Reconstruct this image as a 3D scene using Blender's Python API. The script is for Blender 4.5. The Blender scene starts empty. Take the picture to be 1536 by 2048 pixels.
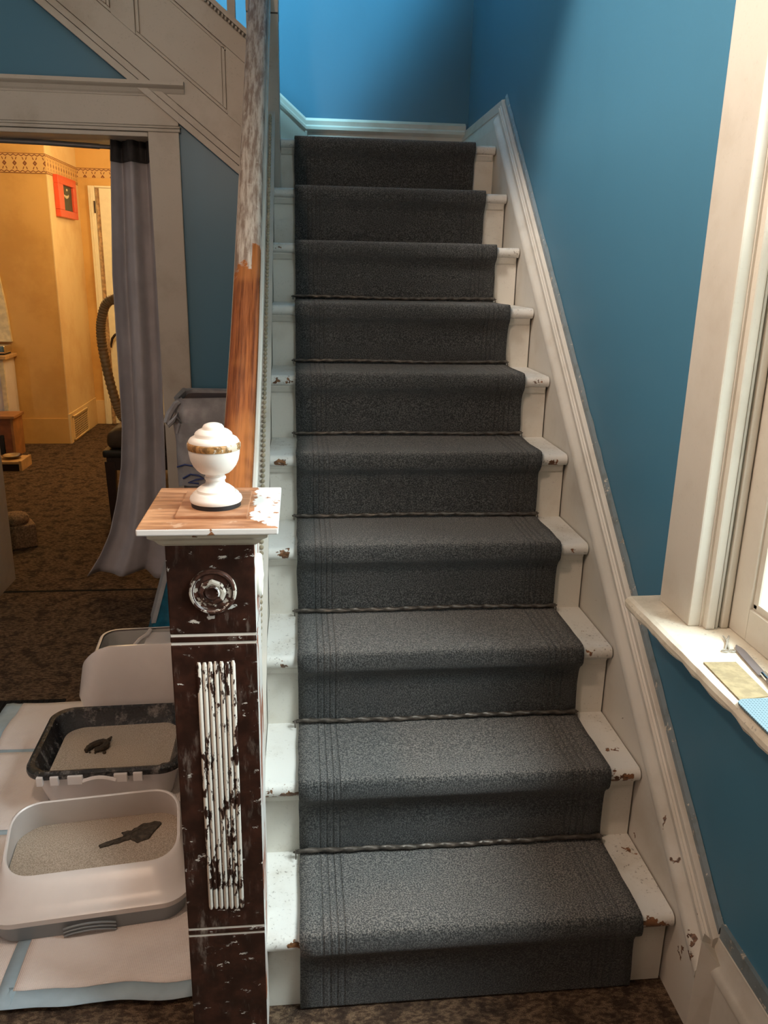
import bpy, bmesh, math, random
from mathutils import Vector, Matrix, noise as mnoise
C = bpy.context.scene.collection
S = bpy.context.scene
PI = math.pi
random.seed(7)

# ------------------------------------------------------------------ camera
cam = bpy.data.cameras.new('camera')
cam.sensor_fit = 'HORIZONTAL'; cam.sensor_width = 36.0
cam.lens = 1618.05/1536*36.0
cam.clip_start = 0.02
co = bpy.data.objects.new('camera', cam); C.objects.link(co)
R_ = Vector((0.9947128882, -0.1007819811, 0.0197297323))
U_ = Vector((0.0101897394, 0.2880316397, 0.9575666785))
F_ = Vector((0.1021882540, 0.9523028756, -0.2875357264))
m = Matrix((( R_.x, U_.x, -F_.x), (R_.y, U_.y, -F_.y), (R_.z, U_.z, -F_.z))).to_4x4()
m.translation = (0.0108, -1.30365, 1.44252)
co.matrix_world = m
S.camera = co

# ------------------------------------------------------------------ world, light, exposure
S.view_settings.view_transform = 'Standard'
S.view_settings.look = 'None'
S.view_settings.gamma = 1.0
S.view_settings.use_curve_mapping = False
S.view_settings.exposure = 0.0
S.cycles.use_denoising = True
S.cycles.max_bounces = 8
S.cycles.diffuse_bounces = 5
S.cycles.sample_clamp_indirect = 6.0
w = bpy.data.worlds.new('sky'); S.world = w; w.use_nodes = True
bg = w.node_tree.nodes['Background']
bg.inputs['Color'].default_value = (0.86, 0.96, 1.0, 1)
bg.inputs['Strength'].default_value = 4.5

def light(name, kind, loc, energy, color, size=0.2, size_y=None, target=None, portal=False):
    L = bpy.data.lights.new(name, kind)
    if kind == 'AREA':
        L.shape = 'RECTANGLE'; L.size = size; L.size_y = size_y or size
        L.cycles.is_portal = portal
    else:
        L.shadow_soft_size = size
    L.energy = energy; L.color = color
    o = bpy.data.objects.new(name, L); C.objects.link(o); o.location = loc
    if target:
        o.rotation_euler = (Vector(target)-Vector(loc)).to_track_quat('-Z', 'Y').to_euler()
    return o
light('window_portal', 'AREA', (0.99, -0.52, 1.52), 1, (1, 1, 1), 1.25, 1.50, (0.0, -0.52, 1.52), portal=True)
light('daylight', 'AREA', (2.2, -0.9, 3.3), 235, (0.90, 0.97, 1.0), 1.2, 1.2, (-0.1, 0.35, 0.3))
light('warm_fill', 'POINT', (-1.7, -1.15, 1.15), 17, (1.0, 0.64, 0.50), 0.12)  # added warm fill for the litter boxes and pads, no lamp known here
light('left_cool_fill', 'AREA', (-2.9, 0.75, 1.9), 4, (0.86, 0.95, 1.0), 0.9, 1.3, (0.8, 0.6, 1.2))  # added cool light for the right wall; no window is built there
light('upstairs_window', 'AREA', (-0.7, 1.05, 5.1), 300, (0.36, 0.80, 1.0), 0.26, 0.26, (0.0, 2.745, 2.4))
light('upstairs_hall_window', 'AREA', (-1.7, -0.3, 4.3), 235, (1.0, 0.90, 0.80), 0.6, 0.6, (0.8, 0.35, 1.9))
light('foyer_bulb', 'POINT', (-0.45, -0.40, 2.20), 38, (1.0, 0.70, 0.51), 0.06)
light('room_bulb', 'POINT', (-1.25, 4.55, 2.30), 52, (1.0, 0.66, 0.30), 0.08)
light('room_back_bulb', 'POINT', (-0.95, 5.7, 2.0), 16, (1.0, 0.80, 0.45), 0.08)

# ------------------------------------------------------------------ node helpers
class NT:
    def __init__(s, name):
        s.m = bpy.data.materials.new(name); s.m.use_nodes = True
        s.t = s.m.node_tree; s.b = s.t.nodes['Principled BSDF']
    def n(s, typ, **k):
        x = s.t.nodes.new(typ)
        for a, v in k.items(): setattr(x, a, v)
        return x
    def link(s, a, b): s.t.links.new(a, b)
    def setin(s, node, i, v):
        if hasattr(v, 'default_value') or hasattr(v, 'is_linked'): s.link(v, node.inputs[i])
        else: node.inputs[i].default_value = v
    def pos(s):
        if not hasattr(s, '_p'): s._p = s.n('ShaderNodeNewGeometry')
        return s._p.outputs['Position']
    def normal(s):
        s.pos(); return s._p.outputs['True Normal']
    def xyz(s, v=None):
        q = s.n('ShaderNodeSeparateXYZ'); s.link(v or s.pos(), q.inputs[0]); return q.outputs
    def math(s, op, a, b=0.0, c=None, clamp=False):
        q = s.n('ShaderNodeMath', operation=op, use_clamp=clamp); s.setin(q, 0, a); s.setin(q, 1, b)
        if c is not None: s.setin(q, 2, c)
        return q.outputs[0]
    def vmath(s, op, a, b):
        q = s.n('ShaderNodeVectorMath', operation=op); s.setin(q, 0, a); s.setin(q, 1, b); return q.outputs
    def noise(s, scale, detail=4, rough=0.55, stretch=None, vec=None):
        q = s.n('ShaderNodeTexNoise'); q.inputs['Scale'].default_value = scale
        q.inputs['Detail'].default_value = detail; q.inputs['Roughness'].default_value = rough
        v = vec or s.pos()
        if stretch: v = s.vmath('MULTIPLY', v, stretch)[0]
        s.link(v, q.inputs['Vector']); return q.outputs['Fac']
    def step(s, v, lo, hi):
        q = s.n('ShaderNodeMapRange'); q.interpolation_type = 'SMOOTHSTEP'
        s.setin(q, 0, v); q.inputs[1].default_value = lo; q.inputs[2].default_value = hi
        return q.outputs[0]
    def mix(s, f, a, b):
        q = s.n('ShaderNodeMix', data_type='RGBA'); s.setin(q, 0, f)
        for i, v in ((6, a), (7, b)):
            if isinstance(v, tuple): q.inputs[i].default_value = (*v, 1)
            else: s.link(v, q.inputs[i])
        return q.outputs[2]
    def fin(s, col, rough=0.5, bump=None, bstr=0.3, bdist=0.002, spec=0.5, metal=0.0, **k):
        if isinstance(col, tuple): s.b.inputs['Base Color'].default_value = (*col, 1)
        else: s.link(col, s.b.inputs['Base Color'])
        s.setin(s.b, 'Roughness', rough); s.b.inputs['Metallic'].default_value = metal
        s.b.inputs['Specular IOR Level'].default_value = spec
        for a, v in k.items(): s.b.inputs[a].default_value = v
        if bump is not None:
            q = s.n('ShaderNodeBump'); q.inputs['Strength'].default_value = bstr; q.inputs['Distance'].default_value = bdist
            s.link(bump, q.inputs['Height']); s.link(q.outputs[0], s.b.inputs['Normal'])
        return s.m

def simple(name, col, rough=0.5, metal=0.0, var=0.12, scale=25, bstr=0.1, spec=0.5, **k):
    t = NT(name); f = t.noise(scale, 5)
    c2 = tuple(max(0, x*(1-var*2)) for x in col)
    return t.fin(t.mix(t.step(f, 0.35, 0.7), c2, col), rough, f, bstr, spec=spec, metal=metal, **k)

BROWN = (0.10, 0.045, 0.02)
def white_paint(name, col=(0.70, 0.685, 0.63), chips=(), chip_amt=0.0, chip_scale=18, dirt=0.35, dirt_scale=6, speck=0.0, rough=0.42, chipcol=BROWN):
    """old gloss paint: grime, fine specks, chips where the wood shows; chips = (x, y, z, radius)"""
    t = NT(name)
    d = t.noise(dirt_scale, 6, 0.6)
    dirty = tuple(c*f for c, f in zip(col, (0.66, 0.60, 0.52)))
    c = t.mix(t.math('MULTIPLY', t.step(d, 0.45, 0.75), dirt), col, dirty)
    if speck:
        sp = t.noise(150, 4, 0.6); big = t.noise(9, 3)
        k = t.math('MULTIPLY', t.step(sp, 0.58, 0.70), t.step(big, 0.35, 0.65))
        c = t.mix(t.math('MULTIPLY', k, speck), c, (0.13, 0.11, 0.09))
    mask = None
    if chip_amt:
        mask = t.step(t.noise(chip_scale, 7, 0.62), 1-chip_amt-0.012, 1-chip_amt+0.012)
    if chips:
        q = t.n('ShaderNodeTexNoise'); q.inputs['Scale'].default_value = 60; q.inputs['Detail'].default_value = 4
        t.link(t.pos(), q.inputs['Vector'])
        off = t.vmath('MULTIPLY', t.vmath('SUBTRACT', q.outputs['Color'], (0.5, 0.5, 0.5))[0], (0.06, 0.06, 0.06))[0]
        p = t.vmath('ADD', t.pos(), off)[0]
        dm = None
        for x, y, z, r in chips:
            dd = t.math('SUBTRACT', t.vmath('DISTANCE', p, (x, y, z))['Value'] if False else t.vmath('DISTANCE', p, (x, y, z))[1], r)
            dm = dd if dm is None else t.math('MINIMUM', dm, dd)
        cm = t.math('SUBTRACT', 1.0, t.step(dm, -0.001, 0.001))
        mask = cm if mask is None else t.math('MAXIMUM', mask, cm)
    h = t.noise(40, 5)
    if mask is not None:
        wood = t.mix(t.step(t.noise(70, 3, 0.5, (1, 6, 1)), 0.4, 0.6), chipcol, tuple(x*2.6 for x in chipcol))
        c = t.mix(mask, c, wood)
        h = t.math('SUBTRACT', t.math('MULTIPLY', h, 0.4), mask)
    return t.fin(c, rough, h, 0.28, 0.0015)

M = {}
# blue wall: satin paint with faint stains
def blue(name, col=(0.058, 0.180, 0.275), rough=0.40):
    t = NT(name)
    d = t.noise(2.2, 5, 0.6, (1, 1, 0.35)); f = t.noise(120, 3)
    c = t.mix(t.math('MULTIPLY', t.step(d, 0.45, 0.75), 0.30), col, tuple(x*0.72 for x in col))
    s = t.step(t.noise(7, 6, 0.7, (1, 1, 0.6)), 0.68, 0.78)
    c = t.mix(t.math('MULTIPLY', s, 0.25), c, (0.09, 0.12, 0.13))
    return t.fin(c, rough, f, 0.08, 0.001)
M['blue'] = blue('blue_paint')
M['white'] = white_paint('white_trim', (0.56, 0.53, 0.47), dirt=0.5)
M['skirt'] = white_paint('skirting_paint', (0.56, 0.53, 0.47), dirt=0.5, chips=[(0.757, 0.070, 0.349, 0.008), (0.757, 0.062, 0.340, 0.006), (0.766, 0.008, 0.296, 0.005), (0.762, -0.026, 0.279, 0.005), (0.757, -0.083, 0.255, 0.006), (0.757, -0.095, 0.236, 0.007), (0.757, -0.101, 0.213, 0.008), (0.760, -0.104, 0.200, 0.009), (0.760, -0.112, 0.175, 0.008), (0.760, -0.110, 0.149, 0.005), (0.764, -0.063, 0.140, 0.007), (0.764, -0.060, 0.128, 0.006), (0.766, 0.192, 0.204, 0.006), (0.766, 1.135, 1.327, 0.006), (0.766, 0.326, 0.434, 0.004), (0.766, 0.56, 0.62, 0.004), (0.757, 0.82, 0.94, 0.005)], chipcol=(0.07, 0.035, 0.018))
M['white_dirty'] = white_paint('dirty_white_trim', (0.45, 0.42, 0.365), dirt=0.6, dirt_scale=5, chip_amt=0.0, speck=0.25)
M['cream'] = white_paint('cream_paint', (0.60, 0.555, 0.475), dirt=0.35, speck=0.1)
M['sill'] = white_paint('sill_paint', (0.74, 0.68, 0.56), dirt=0.6, dirt_scale=14, speck=0.6, chip_amt=0.30, chip_scale=22, chipcol=(0.16, 0.11, 0.07))
M['plaster'] = simple('broken_plaster', (0.32, 0.25, 0.15), 0.95, var=0.3, scale=60, bstr=0.6)
M['edge'] = white_paint('grey_blue_paint_edge', (0.17, 0.21, 0.23), dirt=0.8, dirt_scale=30, chip_amt=0.38, chip_scale=50, chipcol=(0.22, 0.20, 0.17))
M['black'] = simple('black', (0.012, 0.012, 0.013), 0.5)
M['glass'] = None
t = NT('window_glass')
tr = t.n('ShaderNodeBsdfTransparent'); gl = t.n('ShaderNodeBsdfGlossy'); gl.inputs['Roughness'].default_value = 0.02
mx = t.n('ShaderNodeMixShader'); mx.inputs[0].default_value = 0.05
tr.inputs[0].default_value = (0.96, 0.98, 0.97, 1)
t.link(tr.outputs[0], mx.inputs[1]); t.link(gl.outputs[0], mx.inputs[2])
t.link(mx.outputs[0], t.t.nodes['Material Output'].inputs[0]); M['glass'] = t.m

# patterned brown carpet on the floor
def carpet(name, a, b, c3):
    t = NT(name)
    n1 = t.noise(16, 6, 0.7); n2 = t.noise(55, 4, 0.6, (1.0, 2.0, 1.0)); n3 = t.noise(420, 2)
    c = t.mix(t.step(n2, 0.40, 0.60), a, b)
    c = t.mix(t.math('MULTIPLY', t.step(n1, 0.45, 0.62), 0.75), c, c3)
    c = t.mix(t.math('MULTIPLY', t.step(n3, 0.35, 0.7), 0.45), c, tuple(x*0.25 for x in a))
    h = t.math('ADD', n3, t.math('MULTIPLY', n2, 0.8))
    return t.fin(c, 0.95, h, 0.9, 0.006, spec=0.1)
M['carpet'] = carpet('brown_patterned_carpet', (0.085, 0.054, 0.036), (0.22, 0.15, 0.095), (0.028, 0.019, 0.016))

# dark grey stair runner with stripes near each edge
t = NT('runner_pile')
x, y, z = t.xyz()[0:3]
f = t.noise(330, 3, 0.65); f2 = t.noise(700, 2); big = t.noise(5, 5, 0.6)
c = t.mix(t.step(f, 0.42, 0.66), (0.016, 0.018, 0.019), (0.150, 0.152, 0.146))
c = t.mix(t.math('MULTIPLY', t.step(f2, 0.60, 0.72), 0.6), c, (0.34, 0.34, 0.32))
c = t.mix(t.math('MULTIPLY', t.step(big, 0.4, 0.7), 0.35), c, (0.035, 0.037, 0.037))
lit_treads = t.step(t.xyz(t.normal())[2], 0.55, 0.95)  # treads painted lighter than risers, standing in for light from above
c = t.mix(t.math('MULTIPLY', lit_treads, t.math('MULTIPLY', t.step(f, 0.44, 0.62), 0.55)), c, (0.33, 0.300, 0.262))
stripe = None
for x0 in (0.045, 0.060, 0.074, 0.088, 0.602, 0.616, 0.631, 0.646):
    d = t.math('ABSOLUTE', t.math('SUBTRACT', x, x0))
    k = t.math('SUBTRACT', 1.0, t.step(d, 0.0012, 0.0032))
    stripe = k if stripe is None else t.math('MAXIMUM', stripe, k)
c = t.mix(t.math('MULTIPLY', stripe, 0.42), c, (0.018, 0.020, 0.021))
h = t.math('SUBTRACT', t.math('ADD', f, f2), t.math('MULTIPLY', stripe, 0.9))
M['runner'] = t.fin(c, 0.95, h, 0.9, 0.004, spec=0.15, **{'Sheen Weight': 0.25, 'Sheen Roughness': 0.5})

# dark brown newel with scraped white paint; its stair side still white
def newel_mat(name, amt):
    t = NT(name)
    n = t.noise(26, 6, 0.65); sm = t.noise(9, 4); lines = t.noise(30, 6, 0.7, (2.2, 2.2, 0.5))
    c = t.mix(t.step(n, 0.35, 0.75), (0.022, 0.009, 0.006), (0.060, 0.022, 0.014))
    haze = t.math('MULTIPLY', t.step(lines, 0.52, 0.72), t.step(sm, 0.42, 0.66))
    c = t.mix(t.math('MULTIPLY', haze, 0.6), c, (0.30, 0.25, 0.21))
    chips = t.math('MULTIPLY', t.step(t.noise(58, 6, 0.68, (0.7, 0.7, 1.4)), 1-amt-0.012, 1-amt+0.012), t.step(t.noise(13, 4), 0.47, 0.56))
    c = t.mix(chips, c, (0.68, 0.66, 0.60))
    nx = t.xyz(t.normal())[0]
    side = t.math('GREATER_THAN', nx, 0.6)
    sn = t.noise(14, 5, 0.6, (1, 1, 0.35))
    sidecol = t.mix(t.step(sn, 0.53, 0.56), (0.72, 0.70, 0.66), (0.30, 0.085, 0.03))
    c = t.mix(side, c, sidecol)
    return t.fin(c, 0.33, t.math('ADD', n, chips), 0.2, 0.0015)
M['newel'] = newel_mat('stained_newel', 0.375)
M['newel_chip'] = newel_mat('stained_newel_chipped', 0.38)
t = NT('reed_paint')
nn = t.noise(42, 6, 0.66, (1.6, 1.6, 0.55)); big = t.noise(7, 3)
k = t.step(t.math('ADD', nn, t.math('MULTIPLY', t.math('SUBTRACT', big, 0.5), 0.5)), 0.55, 0.575)
M['reed'] = t.fin(t.mix(k, (0.74, 0.70, 0.62), (0.035, 0.014, 0.009)), 0.4, k, 0.3, 0.001)
M['groove'] = white_paint('groove_paint', (0.78, 0.75, 0.67), dirt=0.3)
# newel cap: stripped wood, white left on the stair side and on the front edge
t = NT('stripped_cap')
x, y, z = t.xyz()[0:3]; nx = t.xyz(t.normal())
g = t.noise(22, 6, 0.6, (0.5, 3, 1)); e = t.noise(30, 5, 0.65)
wood = t.mix(t.step(g, 0.35, 0.68), (0.27, 0.115, 0.050), (0.52, 0.27, 0.14))
wood = t.mix(t.math('MULTIPLY', t.step(e, 0.58, 0.68), 0.5), wood, (0.66, 0.47, 0.33))
edge = t.math('ADD', t.math('ADD', x, 0.076), t.math('MULTIPLY', t.math('SUBTRACT', e, 0.5), 0.05))
diag = t.math('ADD', t.math('ADD', edge, -0.008), t.math('MULTIPLY', t.math('SUBTRACT', 0.0, t.math('MINIMUM', t.math('ADD', y, 0.07), 0.0)), -1.0))
mask = t.step(diag, -0.001, 0.001)
mask = t.math('MULTIPLY', mask, t.math('SUBTRACT', 1.0, t.step(t.noise(46, 5, 0.6), 0.60, 0.615)))
fr = t.math('MULTIPLY', t.math('LESS_THAN', nx[1], -0.6), t.step(t.noise(35, 5), 0.36, 0.38))
rt = t.math('GREATER_THAN', nx[0], 0.6)
mask = t.math('MAXIMUM', t.math('MAXIMUM', mask, fr), rt)
M['cap'] = t.fin(t.mix(mask, wood, (0.76, 0.75, 0.72)), 0.45, t.math('ADD', g, mask), 0.25, 0.0015)
t = NT('stripped_cap_plate')
g = t.noise(22, 6, 0.6, (0.5, 3, 1))
M['plate'] = t.fin(t.mix(t.step(g, 0.35, 0.68), (0.30, 0.13, 0.06), (0.52, 0.29, 0.16)), 0.45, g, 0.2, 0.001)
M['finial'] = white_paint('finial_paint', (0.78, 0.75, 0.70), dirt=0.25, speck=0.12, rough=0.38)
M['finial_rim'] = white_paint('finial_rim_paint', (0.62, 0.52, 0.40), chip_amt=0.52, chip_scale=35, dirt=0.3, chipcol=(0.17, 0.09, 0.03))
# handrail: varnish below, grey stripped wood with paint remains above
t = NT('handrail_wood')
x, y, z = t.xyz()[0:3]
g = t.noise(16, 6, 0.62, (9, 0.30, 0.30)); e = t.noise(24, 5, 0.65); b2 = t.noise(4, 3)
var = t.mix(t.step(g, 0.30, 0.72), (0.085, 0.022, 0.008), (0.30, 0.095, 0.028))
var = t.mix(t.math('MULTIPLY', t.step(b2, 0.52, 0.68), 0.5), var, (0.42, 0.16, 0.045))
gr = t.noise(20, 7, 0.7, (5, 0.5, 0.5))
grey = t.mix(t.step(gr, 0.38, 0.62), (0.20, 0.145, 0.11), (0.47, 0.42, 0.36))
grey = t.mix(t.math('MULTIPLY', t.step(t.noise(45, 5, 0.7), 0.60, 0.72), 0.5), grey, (0.66, 0.62, 0.55))
bd = t.math('ADD', y, t.math('ADD', t.math('MULTIPLY', t.math('SUBTRACT', e, 0.5), 0.12), t.math('MULTIPLY', t.math('GREATER_THAN', x, -0.104), -0.07)))
k = t.step(bd, 0.805, 0.812)
M['rail'] = t.fin(t.mix(k, var, grey), t.math('ADD', 0.26, t.math('MULTIPLY', k, 0.4)), t.math('ADD', gr, k), 0.2, 0.0015)

# yellow room paint
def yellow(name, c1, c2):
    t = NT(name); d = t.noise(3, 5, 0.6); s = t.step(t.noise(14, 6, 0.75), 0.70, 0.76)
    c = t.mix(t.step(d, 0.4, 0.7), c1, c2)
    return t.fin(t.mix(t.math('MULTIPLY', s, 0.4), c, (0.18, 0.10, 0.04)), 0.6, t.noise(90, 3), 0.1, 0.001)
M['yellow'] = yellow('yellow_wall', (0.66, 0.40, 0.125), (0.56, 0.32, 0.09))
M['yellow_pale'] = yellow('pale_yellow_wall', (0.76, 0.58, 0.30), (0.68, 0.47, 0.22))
def border(name, axis):
    t = NT(name); s = t.xyz(); u = s[axis]; z = s[2]
    v = t.math('SUBTRACT', z, 2.155)
    fr = t.math('SUBTRACT', t.math('FRACT', t.math('MULTIPLY', u, 13.5)), 0.5)
    au = t.math('ABSOLUTE', fr); av = t.math('ABSOLUTE', v)
    dia = t.math('LESS_THAN', t.math('ADD', t.math('MULTIPLY', au, 1.0), t.math('MULTIPLY', av, 11.0)), 0.22)
    hol = t.math('LESS_THAN', t.math('ADD', t.math('MULTIPLY', au, 1.0), t.math('MULTIPLY', av, 14.0)), 0.05)
    stem = t.math('MULTIPLY', t.math('LESS_THAN', t.math('ABSOLUTE', t.math('SUBTRACT', au, t.math('MULTIPLY', av, 5.0))), 0.05), t.math('MULTIPLY', t.math('GREATER_THAN', av, 0.024), t.math('LESS_THAN', av, 0.042)))
    wv = t.math('MULTIPLY', t.math('ABSOLUTE', t.math('SUBTRACT', t.math('FRACT', t.math('MULTIPLY', u, 26.0)), 0.5)), 0.022)
    zig = t.math('LESS_THAN', t.math('ABSOLUTE', t.math('SUBTRACT', av, t.math('ADD', wv, 0.051))), 0.0038)
    ln = t.math('GREATER_THAN', av, 0.066)
    k = t.math('MAXIMUM', t.math('MAXIMUM', t.math('SUBTRACT', dia, hol), stem), t.math('MAXIMUM', zig, ln))
    return t.fin(t.mix(k, (0.64, 0.41, 0.16), (0.20, 0.070, 0.022)), 0.6)
M['border_x'] = border('border_print_x', 0); M['border_y'] = border('border_print_y', 1)
M['curtain'] = simple('grey_curtain', (0.42, 0.41, 0.44), 0.85, var=0.08, scale=9, **{'Sheen Weight': 0.1})
M['curtain_dark'] = simple('dark_curtain_heading', (0.045, 0.043, 0.045), 0.85, var=0.15, scale=20)
M['steel'] = simple('grey_rod', (0.30, 0.31, 0.32), 0.4, 0.6, var=0.05)
M['chrome'] = simple('chrome', (0.75, 0.75, 0.75), 0.15, 1.0, var=0.03)
M['rodmetal'] = simple('dark_twisted_metal', (0.15, 0.128, 0.108), 0.4, 0.5, var=0.25, scale=60)
M['orangewood'] = simple('orange_wood', (0.44, 0.20, 0.065), 0.5, var=0.15, scale=12)
M['pine'] = simple('pine', (0.60, 0.38, 0.17), 0.55, var=0.12, scale=14)
M['darkwood'] = simple('dark_brown_wood', (0.028, 0.014, 0.010), 0.4, var=0.15)
M['leather'] = simple('black_leather', (0.022, 0.020, 0.018), 0.35, var=0.1, scale=40)
M['hose'] = simple('tan_hose', (0.32, 0.22, 0.11), 0.5, var=0.08)
M['plastic_white'] = simple('white_plastic', (0.72, 0.68, 0.66), 0.32, var=0.04, scale=8)
M['plastic_grey'] = simple('grey_blue_plastic', (0.25, 0.28, 0.30), 0.35, var=0.05, scale=8)
M['plastic_int'] = simple('grey_plastic_inside', (0.42, 0.42, 0.40), 0.4, var=0.06, scale=8)
t = NT('black_liner'); q = t.noise(35, 6, 0.7); s2 = t.step(t.noise(22, 7, 0.8), 0.50, 0.68)
M['liner'] = t.fin(t.mix(t.math('MULTIPLY', s2, 0.55), (0.010, 0.010, 0.011), (0.30, 0.28, 0.26)), 0.22, q, 0.9, 0.008)
t = NT('clay_litter'); a = t.noise(420, 3, 0.7); b = t.noise(10, 4)
M['litter'] = t.fin(t.mix(t.step(a, 0.35, 0.65), (0.36, 0.29, 0.22), (0.66, 0.57, 0.47)), 0.95, a, 0.9, 0.004, spec=0.1)
M['damp'] = simple('damp_litter', (0.085, 0.068, 0.048), 0.85, var=0.3, scale=90, bstr=0.9)
M['clump'] = simple('brown_clump', (0.055, 0.036, 0.018), 0.8, var=0.3, scale=70, bstr=0.8)
t = NT('quilted_pad'); x, y, z = t.xyz()[0:3]
qa = t.math('SINE', t.math('MULTIPLY', t.math('ADD', x, y), 820.0)); qb = t.math('SINE', t.math('MULTIPLY', t.math('SUBTRACT', x, y), 820.0))
dd = t.noise(5, 5); qq = t.math('MULTIPLY', qa, qb)
M['pad'] = t.fin(t.mix(t.math('MULTIPLY', t.step(dd, 0.45, 0.7), 0.4), (0.74, 0.68, 0.65), (0.50, 0.43, 0.39)), 0.8, t.math('ADD', qq, t.math('MULTIPLY', t.noise(18, 4), 3.0)), 0.3, 0.003)
M['pad_blue'] = simple('blue_pad_border', (0.33, 0.44, 0.51), 0.6, var=0.1, scale=10)
M['rubber'] = simple('black_rubber', (0.012, 0.012, 0.013), 0.9, spec=0.1)
M['bag_blue'] = simple('blue_bag', (0.010, 0.16, 0.28), 0.3, var=0.2, scale=25, bstr=0.5)
M['bag_pale'] = simple('pale_bag_side', (0.40, 0.44, 0.48), 0.4, var=0.1, scale=12)
M['binbag'] = simple('grey_film', (0.36, 0.37, 0.40), 0.3, var=0.15, scale=18, bstr=0.6)
M['bin_inside'] = simple('red_brown_inside', (0.075, 0.032, 0.028), 0.5, var=0.2)
M['ink'] = simple('blue_ink', (0.03, 0.06, 0.22), 0.5)
M['red'] = simple('red_frame', (0.70, 0.085, 0.03), 0.4, var=0.05)
M['art'] = simple('dark_green_picture', (0.045, 0.055, 0.035), 0.5, var=0.1)
M['pale'] = simple('pale_shape', (0.80, 0.72, 0.50), 0.5)
M['door'] = simple('cream_door', (0.85, 0.80, 0.60), 0.4, var=0.03)
M['tanwood'] = simple('bare_door_edge', (0.64, 0.42, 0.22), 0.6, var=0.25, scale=30)
M['fuzz'] = simple('tan_fuzz', (0.33, 0.20, 0.11), 0.95, var=0.3, scale=120, bstr=1.0)
M['sand'] = simple('sandpaper', (0.34, 0.27, 0.15), 0.9, var=0.14, scale=60, bstr=0.4)
t = NT('blue_dotted_mat'); x, y, z = t.xyz()[0:3]
da = t.math('SINE', t.math('MULTIPLY', x, 1150.0)); db = t.math('SINE', t.math('MULTIPLY', y, 1150.0))
k = t.step(t.math('ADD', da, db), 0.7, 1.2)
M['mat'] = t.fin(t.mix(k, (0.17, 0.26, 0.30), (0.07, 0.12, 0.15)), 0.6, k, 0.5, 0.001)
M['blade'] = simple('dull_blade', (0.24, 0.21, 0.21), 0.4, 0.4, var=0.06)
M['clear'] = simple('clear_clip', (0.50, 0.48, 0.42), 0.2, 0.3)
t = NT('overexposed_ground'); M['ground'] = t.fin(t.mix(t.step(t.noise(1.2, 5), 0.45, 0.6), (0.55, 0.66, 0.50), (0.80, 0.84, 0.80)), 0.9)  # garden ground painted pale, standing in for overexposed daylight
M['ceil'] = simple('ceiling_white', (0.60, 0.58, 0.54), 0.8, var=0.05)
M['hall'] = simple('hall_plaster', (0.40, 0.36, 0.31), 0.8, var=0.05)

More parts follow.
